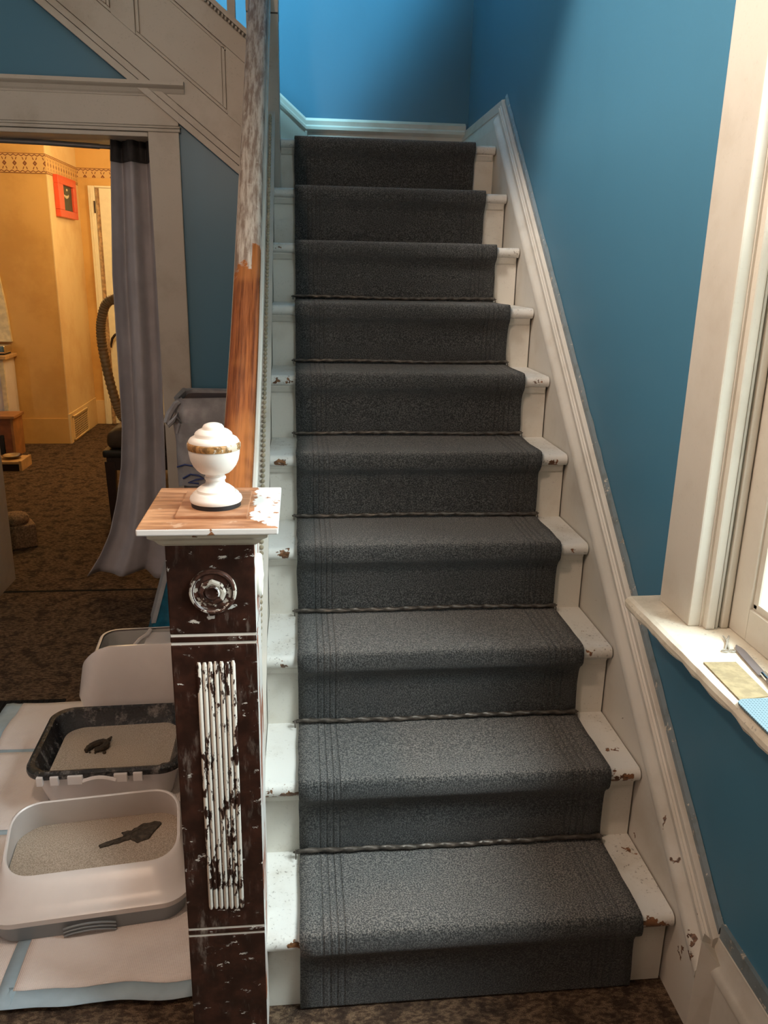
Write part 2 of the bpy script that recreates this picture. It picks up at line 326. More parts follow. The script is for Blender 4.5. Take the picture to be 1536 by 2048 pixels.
# ------------------------------------------------------------------ geometry helpers (all in world metres)
class MB:
    def __init__(s): s.v = []; s.f = []
    def add(s, vs, fs):
        o = len(s.v); s.v += [tuple(p) for p in vs]; s.f += [tuple(i+o for i in f) for f in fs]; return s
    def bm(s, bm):
        bm.verts.index_update()
        s.add([v.co[:] for v in bm.verts], [[v.index for v in f.verts] for f in bm.faces]); bm.free(); return s
    def box(s, x0, x1, y0, y1, z0, z1, bev=0.0, seg=2, rot=None, piv=None):
        b = bmesh.new(); bmesh.ops.create_cube(b, size=1.0)
        for v in b.verts:
            v.co = ((x0+x1)/2+v.co.x*(x1-x0), (y0+y1)/2+v.co.y*(y1-y0), (z0+z1)/2+v.co.z*(z1-z0))
        if bev: bmesh.ops.bevel(b, geom=b.edges[:], offset=bev, segments=seg, affect='EDGES', profile=0.6)
        if rot is not None:
            pv = Vector(piv if piv else ((x0+x1)/2, (y0+y1)/2, (z0+z1)/2))
            for v in b.verts: v.co = pv + rot @ (v.co-pv)
        return s.bm(b)
    def prism(s, poly, axis, a, b):
        """polygon extruded along an axis; poly in the two other axes in xyz order"""
        def P(p, t):
            return (t, p[0], p[1]) if axis == 'X' else (p[0], t, p[1]) if axis == 'Y' else (p[0], p[1], t)
        n = len(poly)
        vs = [P(p, a) for p in poly]+[P(p, b) for p in poly]
        fs = [tuple(range(n))[::-1], tuple(range(n, 2*n))]+[(i, (i+1) % n, n+(i+1) % n, n+i) for i in range(n)]
        return s.add(vs, fs)
    def loft(s, rings, closed=True, caps=True):
        n = len(rings[0]); vs = [p for r in rings for p in r]; fs = []
        for k in range(len(rings)-1):
            for i in range(n if closed else n-1):
                j = (i+1) % n
                fs.append((k*n+i, k*n+j, (k+1)*n+j, (k+1)*n+i))
        if caps and closed:
            fs.append(tuple(range(n))[::-1]); fs.append(tuple((len(rings)-1)*n+i for i in range(n)))
        return s.add(vs, fs)
    def lathe(s, prof, c, n=32, axis='Z'):
        rings = []
        for r, h in prof:
            ring = []
            for i in range(n):
                a = 2*PI*i/n; u, v = r*math.cos(a), r*math.sin(a)
                ring.append((c[0]+u, c[1]+v, c[2]+h) if axis == 'Z' else (c[0]+u, c[1]-h, c[2]+v) if axis == 'Y' else (c[0]+h, c[1]+u, c[2]+v))
            rings.append(ring)
        return s.loft(rings)
    def tube(s, pts, r, n=10, caps=True, twist=0.0, section=None):
        pts = [Vector(p) for p in pts]; rings = []; up = Vector((0.013, 0.02, 1))
        for i, p in enumerate(pts):
            d = (pts[min(i+1, len(pts)-1)]-pts[max(i-1, 0)]).normalized()
            a = d.cross(up)
            if a.length < 1e-3: a = d.cross(Vector((1, 0, 0)))
            a.normalize(); b = a.cross(d); rr = r[i] if isinstance(r, (list, tuple)) else r
            ring = []
            for k in range(n):
                th = 2*PI*k/n; q = rr*(section(th-twist*i) if section else 1.0)
                ring.append(p+a*(q*math.cos(th))+b*(q*math.sin(th)))
            rings.append(ring)
        return s.loft(rings, True, caps)
    def grid(s, nu, nv, fn):
        vs = [fn(i/nu, j/nv) for j in range(nv+1) for i in range(nu+1)]
        fs = [(j*(nu+1)+i, j*(nu+1)+i+1, (j+1)*(nu+1)+i+1, (j+1)*(nu+1)+i) for j in range(nv) for i in range(nu)]
        return s.add(vs, fs)
    def sphere(s, c, r, u=8, v=6):
        b = bmesh.new(); bmesh.ops.create_uvsphere(b, u_segments=u, v_segments=v, radius=1)
        rr = r if isinstance(r, tuple) else (r, r, r)
        for q in b.verts: q.co = Vector((c[0]+q.co.x*rr[0], c[1]+q.co.y*rr[1], c[2]+q.co.z*rr[2]))
        return s.bm(b)

def obj(name, mb, mat, parent=None, smooth=False, solid=0.0, loc=None, label=None, fix=True):
    root = parent
    base = Vector((0, 0, 0))
    while root is not None:
        base += root.location; root = root.parent
    if parent is None and loc: base = Vector(loc)
    me = bpy.data.meshes.new(name)
    me.from_pydata([Vector(p)-base for p in mb.v], [], mb.f); me.update()
    if fix:
        b = bmesh.new(); b.from_mesh(me); bmesh.ops.recalc_face_normals(b, faces=b.faces[:]); b.to_mesh(me); b.free()
    me.materials.append(mat)
    if smooth:
        for p in me.polygons: p.use_smooth = True
        try: me.set_sharp_from_angle(angle=math.radians(42))
        except Exception: pass
    o = bpy.data.objects.new(name, me); C.objects.link(o)
    if parent is not None: o.parent = parent
    elif loc: o.location = loc
    if solid:
        q = o.modifiers.new('thickness', 'SOLIDIFY'); q.thickness = solid; q.offset = 0
    if label: o['label'] = label
    return o
def thing(name, label, cat, loc, group=None):
    o = bpy.data.objects.new(name, None); C.objects.link(o); o.location = loc
    o.empty_display_size = 0.1
    o['label'] = label; o['category'] = cat
    if group: o['group'] = group
    return o
def tag(o, label, cat, group=None):
    o['label'] = label; o['category'] = cat
    if group: o['group'] = group
    return o
def struct(name, mb, mat, parent=None, smooth=False, label=None, cat=None):
    o = obj(name, mb, mat, parent, smooth)
    if parent is None:
        o['kind'] = 'structure'; o['label'] = label; o['category'] = cat
    return o
B = lambda *a, **k: MB().box(*a, **k)

# ------------------------------------------------------------------ dimensions
RISE, RUN = 0.19, 0.2236
XR, XL = 0.766, -0.074          # tread ends
NOS = 0.030
SL = RISE/RUN                   # stair slope
WX = 0.80                       # right wall face
YB = 2.745                      # back wall face
YD = 2.15                       # doorway wall face
LZ = 10*RISE                    # landing height

# ------------------------------------------------------------------ structure
floor = struct('floor', B(-3.6, 0.95, -2.7, 2.27, -0.12, 0.0), M['carpet'], label='dark brown patterned carpet in front of the stairs', cat='floor')
struct('floor_room', B(-3.6, 0.2, 2.274, 6.6, -0.12, 0.0), M['carpet'], label='brown patterned carpet in the yellow room', cat='floor')
struct('trim_1', B(-3.0, -0.12, 2.264, 2.282, -0.12, 0.0012), M['rubber'], label='dark carpet seam across the floor at the doorway', cat='seam')
# right wall, built around the window opening
wy0, wy1, wz0, wz1 = -1.12, 0.104, 0.755, 2.34
r = MB()
r.box(WX, 0.99, -2.7, wy0, -0.05, 3.0); r.box(WX, 0.99, wy1, 2.9, -0.05, 3.0)
r.box(WX, 0.99, wy0, wy1, -0.05, wz0-0.03); r.box(WX, 0.99, wy0, wy1, wz1, 3.0)
r.box(WX, 0.99, -2.7, 2.9, 3.0, 5.3)
struct('wall_right', r, M['blue'], label='blue painted wall beside the stairs and the window', cat='wall')
struct('wall_back', MB().prism([(0.95, 1.70), (0.95, 5.3), (-3.2, 5.3), (-3.2, 4.15), (-0.12, 1.72)], 'Y', YB, YB+0.15), M['blue'], label='bright blue wall above the stair landing', cat='wall')
# doorway wall below the upper flight, with the opening
ox0, ox1, oz = -1.338, -0.553, 1.915
zs = lambda x: 1.627-0.79*x
d = MB()
def quadprism(x0, x1, zb0, zb1, zt0, zt1):
    d.add([(x0, YD, zb0), (x1, YD, zb1), (x1, YD, zt1), (x0, YD, zt0), (x0, 2.43, zb0), (x1, 2.43, zb1), (x1, 2.43, zt1), (x0, 2.43, zt0)],
          [(0, 1, 2, 3), (7, 6, 5, 4), (0, 4, 5, 1), (1, 5, 6, 2), (2, 6, 7, 3), (3, 7, 4, 0)])
quadprism(ox1, -0.12, -0.05, -0.05, zs(ox1)+0.06, zs(-0.12)+0.06)
quadprism(ox0, ox1, oz+0.01, oz+0.01, zs(ox0)+0.06, zs(ox1)+0.06)
quadprism(-3.0, ox0, -0.05, -0.05, zs(-3.0)+0.06, zs(ox0)+0.06)
d.box(-0.12, 0.79, 2.146, 2.43, -0.05, 1.69)
struct('wall_doorway', d, M['blue'], label='dark blue wall around the doorway under the upper stairs', cat='wall')
struct('wall_left', B(-3.15, -3.0, -2.7, 2.9, -0.05, 5.3), M['hall'], label='hall wall outside the left edge of the picture', cat='wall')
struct('wall_front', B(-3.1, 0.95, -2.75, -2.6, -0.05, 5.3), M['hall'], label='hall wall behind the viewer', cat='wall')
c = MB(); c.box(-3.1, -0.62, -2.7, 0.90, 2.80, 2.98); c.box(-0.62, 0.95, -2.7, -0.70, 2.80, 2.98); c.box(-0.62, -0.60, -0.70, 0.90, 2.80, 2.98); c.box(-0.62, 0.95, 0.80, 0.90, 2.80, 2.98); c.box(-3.1, -0.25, 0.90, 2.05, 2.80, 2.98)
struct('ceiling', c, M['ceil'], label='hall ceiling around the stairwell', cat='ceiling')
struct('ceiling_upper', B(-3.15, 0.99, -2.75, 2.9, 5.3, 5.4), M['ceil'], label='upstairs ceiling above the stairwell', cat='ceiling')
# slanting blocker added to shape the light, upstairs and out of the picture; it shades the right half of the landing wall
struct('wall_shade_blocker', MB().prism([(-0.460, 2.98), (0.8, 5.095), (0.8, 2.98)], 'Y', 0.86, 1.96), M['hall'], label='unseen slanting blocker upstairs, added to shade the landing wall', cat='wall')
struct('wall_light_divider', B(-3.1, 0.82, 0.80, 0.86, 2.98, 5.3), M['hall'], label='unseen upstairs partition, added to keep the two upstairs lights apart', cat='wall')  # added to block light passing between the two upstairs lamps
# yellow room
YA, YC, XB = 5.55, 6.45, -1.89
a = MB(); a.box(-3.6, XB, YA, YC+0.1, -0.05, 2.75)
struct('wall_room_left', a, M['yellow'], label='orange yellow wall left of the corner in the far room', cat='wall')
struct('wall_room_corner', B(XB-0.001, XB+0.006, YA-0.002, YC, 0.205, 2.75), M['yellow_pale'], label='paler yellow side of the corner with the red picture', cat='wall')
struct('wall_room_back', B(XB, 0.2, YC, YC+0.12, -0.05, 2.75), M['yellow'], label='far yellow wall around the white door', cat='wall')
struct('wall_room_right', MB().box(-0.30, -0.16, 2.90, 6.5, -0.05, 2.75).box(-0.30, -0.16, 2.43, 2.90, -0.05, 1.70), M['yellow'], label='right wall of the far room hidden behind the doorway', cat='wall')
struct('wall_room_side', B(-3.62, -3.5, 2.3, 6.5, -0.05, 2.75), M['yellow'], label='left wall of the far room outside the picture', cat='wall')
struct('ceiling_room', B(-3.62, -0.12, YB+0.15, 6.6, 2.62, 2.75), M['ceil'], label='ceiling of the far yellow room', cat='ceiling')
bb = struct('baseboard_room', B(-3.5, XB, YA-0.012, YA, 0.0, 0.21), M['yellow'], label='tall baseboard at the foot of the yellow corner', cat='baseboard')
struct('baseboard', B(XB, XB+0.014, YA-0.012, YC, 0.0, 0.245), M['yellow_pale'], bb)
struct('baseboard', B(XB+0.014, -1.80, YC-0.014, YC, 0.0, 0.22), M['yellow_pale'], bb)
wb = struct('trim_2', B(-3.5, XB+0.004, YA-0.0035, YA, 2.084, 2.226), M['border_x'], label='stencilled border of red diamonds on the yellow walls', cat='wallpaper border')
struct('border_strip', B(XB+0.004, XB+0.0085, YA-0.0035, YC, 2.084, 2.226), M['border_y'], wb)
struct('border_strip', B(XB+0.0085, -0.3, YC-0.004, YC, 2.150, 2.226), M['border_x'], wb)

# doorway casing, header with cornice, jambs
d1 = struct('door_1', MB().box(ox1, ox1+0.116, YD-0.024, YD, 0.0, 1.935, 0.003), M['white_dirty'], label='grey white cased doorway into the yellow room', cat='doorway')
struct('jamb', B(ox1-0.001, ox1+0.018, YD-0.01, 2.435, 0.0, oz+0.01, 0.002), M['white_dirty'], d1)
struct('jamb', B(ox0-0.02, ox0+0.001, YD-0.01, 2.435, 0.0, oz+0.01, 0.002), M['white_dirty'], d1)
struct('casing', B(ox0-0.116, ox0, YD-0.024, YD, 0.0, 1.935, 0.003), M['white_dirty'], d1)
struct('head_jamb', B(ox0, ox1, YD-0.01, 2.435, oz-0.004, oz+0.014), M['cream'], d1)
for k, (y0, z0, z1) in enumerate([(0.028, 1.906, 1.922), (0.034, 1.924, 1.936), (0.024, 1.938, 1.947)]):
    struct('bead_strip', B(ox0-0.14, ox1+(0.0 if k == 0 else 0.122), YD-y0, YD, z0, z1, 0.004), M['white_dirty'], d1)
struct('frieze_board', B(ox0-0.12, ox1+0.116, YD-0.026, YD, 1.947, 2.052, 0.002), M['white_dirty'], d1)
prof = [(YD, 2.046), (YD-0.030, 2.046), (YD-0.032, 2.052), (YD-0.038, 2.058), (YD-0.046, 2.070), (YD-0.060, 2.076), (YD-0.066, 2.080), (YD-0.066, 2.093), (YD, 2.097)]
struct('cornice', MB().prism(prof, 'X', ox0-0.16, ox1+0.146), M['white_dirty'], d1)

# right-hand stair skirt: board, moulded cap that climbs with the stairs, landing return
capz = lambda y: SL*y+0.355
bot = lambda y: SL*y+0.20
yb0, yb1 = -0.135, 2.00
sk = struct('baseboard_right', MB().prism([(yb0, 0.0), (yb0, capz(yb0)-0.085), (yb1, capz(yb1)-0.085), (YB, capz(yb1)-0.085), (YB, 1.7), (yb1, 1.6), (0.2, 0.0)], 'X', XR, WX), M['skirt'], label='white stair skirting board against the blue wall', cat='skirting board')
mold = [(0.766, -0.102), (0.757, -0.098), (0.7535, -0.088), (0.7545, -0.076), (0.760, -0.066), (0.769, -0.058), (0.774, -0.050), (0.774, -0.046), (0.771, -0.044), (0.771, -0.030), (0.776, -0.027), (0.776, -0.023), (0.780, -0.020), (0.780, -0.003), (0.784, 0.0), (WX, 0.002)]
def molding(pts, prof):
    """profile (x, dz) swept along points (y, z) on the right wall"""
    return MB().loft([[(px, y, z+dz) for px, dz in prof]+[(WX, y, z-0.10)] for y, z in pts])
struct('cap_molding', molding([(yb0-0.004, capz(yb0)), (0.9, capz(0.9)), (yb1+0.012, capz(yb1+0.012))], mold), M['skirt'], sk, True)
struct('cap_molding', molding([(yb1+0.012, capz(yb1+0.012)), (YB, capz(yb1+0.012)-0.004)], [(px, dz) for px, dz in mold if dz > -0.06 or dz < -0.1]), M['skirt'], sk, True)
n = 60
ragged = []
for i in range(n+1):
    y = yb0+(yb1-yb0)*i/n; h = 0.030+0.009*mnoise.noise(Vector((y*26, 0, 3)))
    ragged.append([(WX-0.001, y, capz(y)-0.004), (WX-0.009, y, capz(y)-0.002), (WX-0.008, y, capz(y)+h*0.6), (WX-0.001, y, capz(y)+h)])
struct('paint_edge', MB().loft(ragged), M['edge'], sk, label='ragged grey blue strip of old paint above the skirting')
# baseboard on from the stair foot towards the viewer
b2 = struct('baseboard_hall', B(0.784, WX, -2.6, yb0-0.004, 0.0, 0.175), M['white'], label='white baseboard running on from the stair foot', cat='baseboard')
struct('cap_molding', MB().prism([(WX, 0.165), (0.778, 0.167), (0.775, 0.178), (0.781, 0.192), (0.786, 0.200), (0.786, 0.222), (0.790, 0.232), (0.790, 0.240), (WX, 0.243)], 'Y', -2.6, yb0-0.004), M['white'], b2, True)
struct('paint_edge', B(WX-0.008, WX, -2.6, yb0-0.004, 0.241, 0.272), M['edge'], b2)
struct('end_board', MB().add([(0.752, yb0-0.004, 0.0), (0.786, yb0-0.030, 0.0), (0.786, yb0-0.030, 0.20), (0.758, yb0-0.004, 0.235), (0.766, yb0+0.004, 0.0), (WX, yb0+0.004, 0.0), (WX, yb0+0.004, 0.21), (0.766, yb0+0.004, 0.245)],
       [(0, 1, 2, 3), (1, 5, 6, 2), (3, 2, 6, 7), (0, 3, 7, 4), (0, 4, 5, 1), (4, 7, 6, 5)]), M['white'], b2)

# landing skirting on the back wall, with the rake going up to the left
lt = struct('trim_3', B(0.052, WX, YB-0.022, YB, 1.86, 2.040), M['white'], label='white skirting at the back of the stair landing', cat='skirting board')
lprof = [(YB, 2.028), (YB-0.026, 2.030), (YB-0.034, 2.042), (YB-0.032, 2.054), (YB-0.020, 2.062), (YB-0.020, 2.080), (YB-0.012, 2.086), (YB, 2.094)]
struct('cap_molding', MB().prism(lprof, 'X', 0.052, 0.787), M['white'], lt, True)
lx = -1.6; dz = SL*(0.052-lx)
struct('rake_board', MB().prism([(0.052, 1.86), (0.052, 2.036), (lx, 2.036+dz), (lx, 1.86+dz-0.1)], 'Y', YB-0.022, YB), M['white'], lt)
rk = MB(); rk.loft([[(0.052, y, z) for y, z in lprof], [(lx, y, z+dz) for y, z in lprof]])
struct('rake_molding', rk, M['white'], lt, True)
struct('corner_bead', B(0.046, 0.058, YB-0.030, YB, 1.90, 2.036, 0.003), M['white'], lt)

# window in the right wall
w1 = struct('window_1', MB().box(0.776, WX+0.002, 0.106, 0.240, 0.772, 2.42, 0.004), M['cream'], label='tall white sash window at the right of the stairs', cat='window')
struct('casing', B(0.776, WX+0.002, -1.265, -1.13, 0.772, 2.42, 0.004), M['cream'], w1)
struct('casing', B(0.776, WX+0.002, -1.13, 0.106, 2.30, 2.42, 0.004), M['cream'], w1)
jb = struct('jamb', B(0.7995, 0.985, 0.1035, 0.125, 0.76, 2.34, 0.001), M['cream'], w1)
struct('stop_bead', B(0.804, 0.823, 0.088, 0.105, 0.772, 2.32, 0.004), M['cream'], jb)
struct('stop_bead', B(0.827, 0.833, 0.095, 0.105, 0.772, 2.32, 0.002), M['cream'], jb)
struct('stop_bead', B(0.837, 0.853, 0.092, 0.105, 0.772, 2.32, 0.004), M['cream'], jb)
struct('jamb', B(0.80, 0.985, -1.15, -1.12, 0.76, 2.34), M['cream'], w1)
struct('jamb', B(0.80, 0.985, -1.15, 0.125, 2.30, 2.34), M['cream'], w1)
sa = struct('sash', B(0.856, 0.892, 0.036, 0.103, 0.772, 1.60, 0.003), M['cream'], w1)
struct('rail', B(0.856, 0.892, -1.12, 0.036, 0.772, 0.838, 0.003), M['cream'], sa)
struct('rail', B(0.856, 0.892, -1.12, 0.036, 1.555, 1.60, 0.003), M['cream'], sa)
struct('stile', B(0.856, 0.892, -1.12, -1.06, 0.838, 1.555, 0.003), M['cream'], sa)
for (y0, y1, z0, z1) in ((0.020, 0.037, 0.838, 1.556), (-1.06, 0.037, 0.836, 0.853)):
    struct('glazing_bead', B(0.862, 0.880, y0, y1, z0, z1, 0.004), M['cream'], sa)
struct('glass', B(0.8735, 0.8765, -1.062, 0.030, 0.836, 1.558), M['glass'], sa)
sb = struct('upper_sash', B(0.900, 0.936, 0.036, 0.103, 1.56, 2.30, 0.003), M['cream'], w1)
struct('rail', B(0.900, 0.936, -1.12, 0.036, 1.56, 1.605, 0.003), M['cream'], sb)
struct('rail', B(0.900, 0.936, -1.12, 0.036, 2.24, 2.30, 0.003), M['cream'], sb)
struct('stile', B(0.900, 0.936, -1.12, -1.06, 1.605, 2.24, 0.003), M['cream'], sb)
struct('glass', B(0.9165, 0.9195, -1.062, 0.037, 1.60, 2.245), M['glass'], sb)
# sill with a chipped, ragged front edge
st = MB(); n = 70; rings = []
for i in range(n+1):
    y = 0.268-1.56*i/n
    e = 0.004*mnoise.noise(Vector((y*26, 1.5, 0)))+0.0025*mnoise.noise(Vector((y*70, 4, 0)))
    x0 = 0.712
    rings.append([(x0+0.012, y, 0.771), (x0+0.004, y, 0.768+e*0.3), (x0+e*0.3, y, 0.760), (x0+0.001+e, y, 0.751), (x0+0.006+e, y, 0.744+e), (WX if y > 0.104 or y < -1.12 else 0.99, y, 0.744), (WX if y > 0.104 or y < -1.12 else 0.99, y, 0.772)])
st.loft(rings)
struct('sill', st, M['sill'], w1)
rings = []
for i in range(n+1):
    y = 0.255-1.53*i/n; e = 0.008*mnoise.noise(Vector((y*18, 9, 0)))
    rings.append([(0.728+e*0.5, y, 0.746), (0.735+e, y, 0.734+e), (0.752+e, y, 0.722+e*1.2), (0.790, y, 0.716+e), (0.799, y, 0.746)])
struct('plaster_edge', MB().loft(rings), M['plaster'], w1, label='broken tan plaster under the sill edge')
struct('ground', B(1.2, 14, -9, 9, -0.75, -0.7), M['ground'], label='yard outside the window, coloured pale as if overexposed', cat='ground')

# white door in the yellow room
d2 = struct('door_2', B(-1.797, -1.742, YC-0.03, YC, 0.0, 2.085, 0.006), M['door'], label='bright cream door half hidden by the curtain', cat='door')
struct('casing', B(-1.742, -0.85, YC-0.03, YC, 2.068, 2.085, 0.004), M['door'], d2)
struct('casing_bead', B(-1.775, -1.768, YC-0.036, YC-0.028, 0.0, 2.07, 0.002), M['door'], d2)
struct('door_edge', B(-1.740, -1.704, YC-0.012, YC, 0.0, 2.066), M['tanwood'], d2, label='bare tan edge of the door')
dl = struct('door_leaf', B(-1.704, -0.90, YC-0.028, YC, 0.006, 2.066, 0.003), M['door'], d2)
struct('hinge', B(-1.752, -1.742, YC-0.04, YC-0.02, 1.86, 1.96, 0.002), M['darkwood'], d2)
lev = MB(); lev.box(-1.632, -1.60, YC-0.036, YC-0.028, 0.74, 0.93, 0.003)
lev.tube([(-1.615, YC-0.03, 0.84), (-1.62, YC-0.07, 0.838), (-1.645, YC-0.08, 0.825), (-1.672, YC-0.08, 0.79), (-1.685, YC-0.08, 0.74), (-1.686, YC-0.08, 0.71)], [0.008, 0.008, 0.011, 0.012, 0.010, 0.006], 8)
struct('door_handle', lev, M['darkwood'], d2, True)

# ------------------------------------------------------------------ staircase
stairs = thing('staircase', 'white painted wooden staircase with chipped treads climbing to a landing', 'staircase', (0.35, 0.9, 0.0))
def px_chips():
    return [(0.711, -0.031, 0.166, 0.016), (0.730, -0.031, 0.163, 0.014), (0.746, -0.031, 0.164, 0.015), (0.760, -0.031, 0.160, 0.012),
            (0.709, 0.417, 0.566, 0.008), (0.726, 0.641, 0.750, 0.008), (0.724, 0.641, 0.740, 0.006),
            (0.718, 0.862, 0.930, 0.014), (0.730, 0.862, 0.926, 0.010), (0.733, 1.086, 1.128, 0.010), (0.719, 1.086, 1.133, 0.007),
            (0.746, 0.161, 0.19, 0.006), (0.735, 0.170, 0.19, 0.007), (0.733, 0.278, 0.38, 0.006), (0.733, 0.375, 0.38, 0.005), (0.724, 0.511, 0.57, 0.004),
            (-0.012, -0.031, 0.178, 0.009), (-0.036, 0.415, 0.550, 0.008), (-0.027, 0.639, 0.744, 0.012), (-0.037, 0.639, 0.748, 0.009),
            (-0.034, 0.862, 0.927, 0.011), (-0.046, 0.862, 0.929, 0.009), (-0.056, 1.086, 1.118, 0.009), (-0.020, 1.086, 1.120, 0.007), (-0.05, 1.53, 1.503, 0.005), (-0.063, 1.53, 1.503, 0.005)]
M['tread'] = white_paint('tread_paint', (0.71, 0.70, 0.66), chips=px_chips(), dirt=0.6, dirt_scale=9, speck=0.95)
M['tread2'] = white_paint('tread_paint_worn_edge', (0.71, 0.70, 0.66), chips=[(0.712, 0.192, 0.360, 0.013), (0.726, 0.192, 0.362, 0.012), (0.738, 0.194, 0.360, 0.008), (0.717, 0.283, 0.38, 0.007), (0.735, 0.278, 0.38, 0.006)]+[(x, 0.190, 0.356, 0.012) for x in (-0.068, -0.055, -0.042, -0.029, -0.016, -0.003)], dirt=0.5, dirt_scale=9, speck=0.75)
M['riser'] = white_paint('riser_paint', (0.69, 0.665, 0.60), dirt=0.4, dirt_scale=8, speck=0.22)
def nose(yf, zt, th=0.032):
    r = th/2; return [(yf+r-r*math.sin(a), zt-r+r*math.cos(a)) for a in [i*PI/8 for i in range(9)]]
for k in range(1, 11):
    yr = (k-1)*RUN; zt = k*RISE; x0 = XL if k < 10 else -0.050
    back = k*RUN+0.012 if k < 10 else YB-0.022
    poly = nose(yr-NOS, zt)+[(back, zt-0.032), (back, zt)]
    obj('tread', MB().prism(poly, 'X', x0, XR-0.0035), M['tread2'] if k == 2 else M['tread'], stairs, True)
    obj('riser', B(x0, XR-0.0045, yr, yr+0.014, (k-1)*RISE, zt-0.030), M['riser'], stairs)
    if k > 1:
        cv = [(yr, zt-0.031), (yr-0.016, zt-0.031), (yr-0.016, zt-0.036), (yr-0.011, zt-0.041), (yr-0.009, zt-0.049), (yr-0.005, zt-0.053), (yr, zt-0.054)]
        obj('cove_molding', MB().prism(cv, 'X', x0+0.001, XR-0.010), M['riser'], stairs, True)
# left curb string with cap and beaded edge
cz = lambda y: SL*y+0.305
obj('curb_board', MB().prism([(0.055, 0.0), (0.055, cz(0.055)), (1.98, cz(1.98)), (1.98, 1.5), (2.14, 1.5), (2.14, 0.0)], 'X', -0.112, -0.0755), M['white'], stairs)
obj('curb_cap', MB().prism([(0.057, cz(0.057)-0.004), (0.057, cz(0.057)+0.012), (1.955, cz(1.955)+0.012), (1.985, cz(1.955)+0.004), (1.985, cz(1.985)-0.004)], 'X', -0.155, -0.068), M['white'], stairs)
bd = MB()
for i in range(150):
    y = 0.085+i*0.0124
    bd.sphere((-0.084, y, cz(y)+0.018), (0.0055, 0.0050, 0.0062), 7, 5)
o = obj('bead_molding', bd, simple('bead_paint', (0.42, 0.36, 0.25), 0.5), stairs, True); o['kind'] = 'stuff'
# carpet runner over every step
CX0, CX1 = 0.0, 0.690
runner = thing('stair_runner', 'dark grey carpet runner down the middle of the white stairs', 'carpet runner', (0.345, -0.06, 0.0))
path = [(-0.012, 0.004)]
TH = 0.007
for k in range(1, 11):
    yr = (k-1)*RUN; zt = k*RISE
    path += [(yr-TH-0.004, (k-1)*RISE+0.018), (yr-TH-0.001, zt-0.075), (yr-TH-0.008, zt-0.052), (yr-NOS-0.006, zt-0.034), (yr-NOS-TH-0.001, zt-0.022), (yr-NOS-TH, zt-0.010), (yr-NOS-0.001, zt+TH*0.6-0.001), (yr-NOS+0.010, zt+TH), (yr+0.06, zt+TH*0.75), (yr+0.13, zt+TH*0.75)]
    if k < 10: path += [(k*RUN-0.022, zt+TH*0.7), (k*RUN-0.010, zt+TH*0.9)]
    else: path += [(2.35, zt+TH*0.75), (YB-0.03, zt+TH*0.75)]
rows = []
# smooth the path a little
def chaikin(p):
    q = [p[0]]
    for a, b in zip(p, p[1:]):
        q += [(a[0]*0.75+b[0]*0.25, a[1]*0.75+b[1]*0.25), (a[0]*0.25+b[0]*0.75, a[1]*0.25+b[1]*0.75)]
    return q+[p[-1]]
path = chaikin(path)
NX = 26
rb = MB()
def rp(u, v):
    i = min(int(round(v*(len(path)-1))), len(path)-1); y, z = path[i]
    e = 0.004*mnoise.noise(Vector((u*3, y*9+z*7, 2.0)))
    x0 = CX0+0.003*mnoise.noise(Vector((0, y*14, z*14))); x1 = CX1+0.004*mnoise.noise(Vector((9, y*14, z*14)))-0.006*min(1.0, y)
    return (x0+(x1-x0)*u, y-abs(e)*0.4, z+abs(e)*0.4)
rb.grid(NX, len(path)-1, rp)
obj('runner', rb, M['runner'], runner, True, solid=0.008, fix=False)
# twisted stair rods in the corners of the lower steps
nth = ['first', 'second', 'third', 'fourth', 'fifth', 'sixth', 'seventh']
for k in range(1, 8):
    yy, zz = k*RUN-0.0265, k*RISE+0.0190
    ord_ = nth[k]if k < 7 else 'eighth'
    rd = thing('stair_rod', 'twisted dark metal stair rod lying across the %s tread from the bottom' % nth[k-1], 'stair rod', (0.345, yy, k*RISE), 'twisted rods holding the stair runner')
    pts = [(-0.004+0.688*i/150, yy+0.001*math.sin(i*0.21), zz+0.0016*math.sin(i*0.05+k)) for i in range(151)]
    obj('rod', MB().tube(pts, 0.0058, 9, True, 0.33, lambda th: 0.90+0.15*math.cos(2*th)), M['rodmetal'], rd, True)
    for sx in (-1, 1):
        ex = -0.008 if sx < 0 else 0.686
        obj('end_bracket', MB().tube([(ex, yy+0.012, zz-0.004), (ex, yy, zz+0.004), (ex, yy-0.010, zz-0.004), (ex, yy-0.011, zz-0.010)], 0.0015, 6).tube([(ex+0.006*sx, yy, zz), (ex-0.004*sx, yy, zz)], [0.0015, 0.0045], 6), M['rodmetal'], rd, True)

# ------------------------------------------------------------------ newel post at the foot of the stairs
nx0, nx1, ny0, ny1 = -0.202, -0.063, -0.08, 0.056
nw = thing('newel_post', 'square dark brown newel post with scraped white paint and reeded front', 'newel post', ((nx0+nx1)/2, (ny0+ny1)/2, 0.0))
obj('core', B(nx0+0.0012, nx1-0.0012, ny0+0.0012, ny1-0.0012, 0.0, 1.024), M['groove'], nw)
obj('base_block', B(nx0, nx1, ny0, ny1, 0.0, 0.262, 0.0025), M['newel'], nw)
obj('band', B(nx0, nx1, ny0, ny1, 0.2665, 0.2765, 0.002), M['newel'], nw)
obj('shaft', B(nx0, nx1, ny0, ny1, 0.281, 0.850, 0.0025), M['newel'], nw)
obj('band', B(nx0, nx1, ny0, ny1, 0.8545, 0.8645, 0.002), M['newel_chip'], nw)
obj('top_block', B(nx0, nx1, ny0, ny1, 0.869, 1.026, 0.0025), M['newel'], nw)
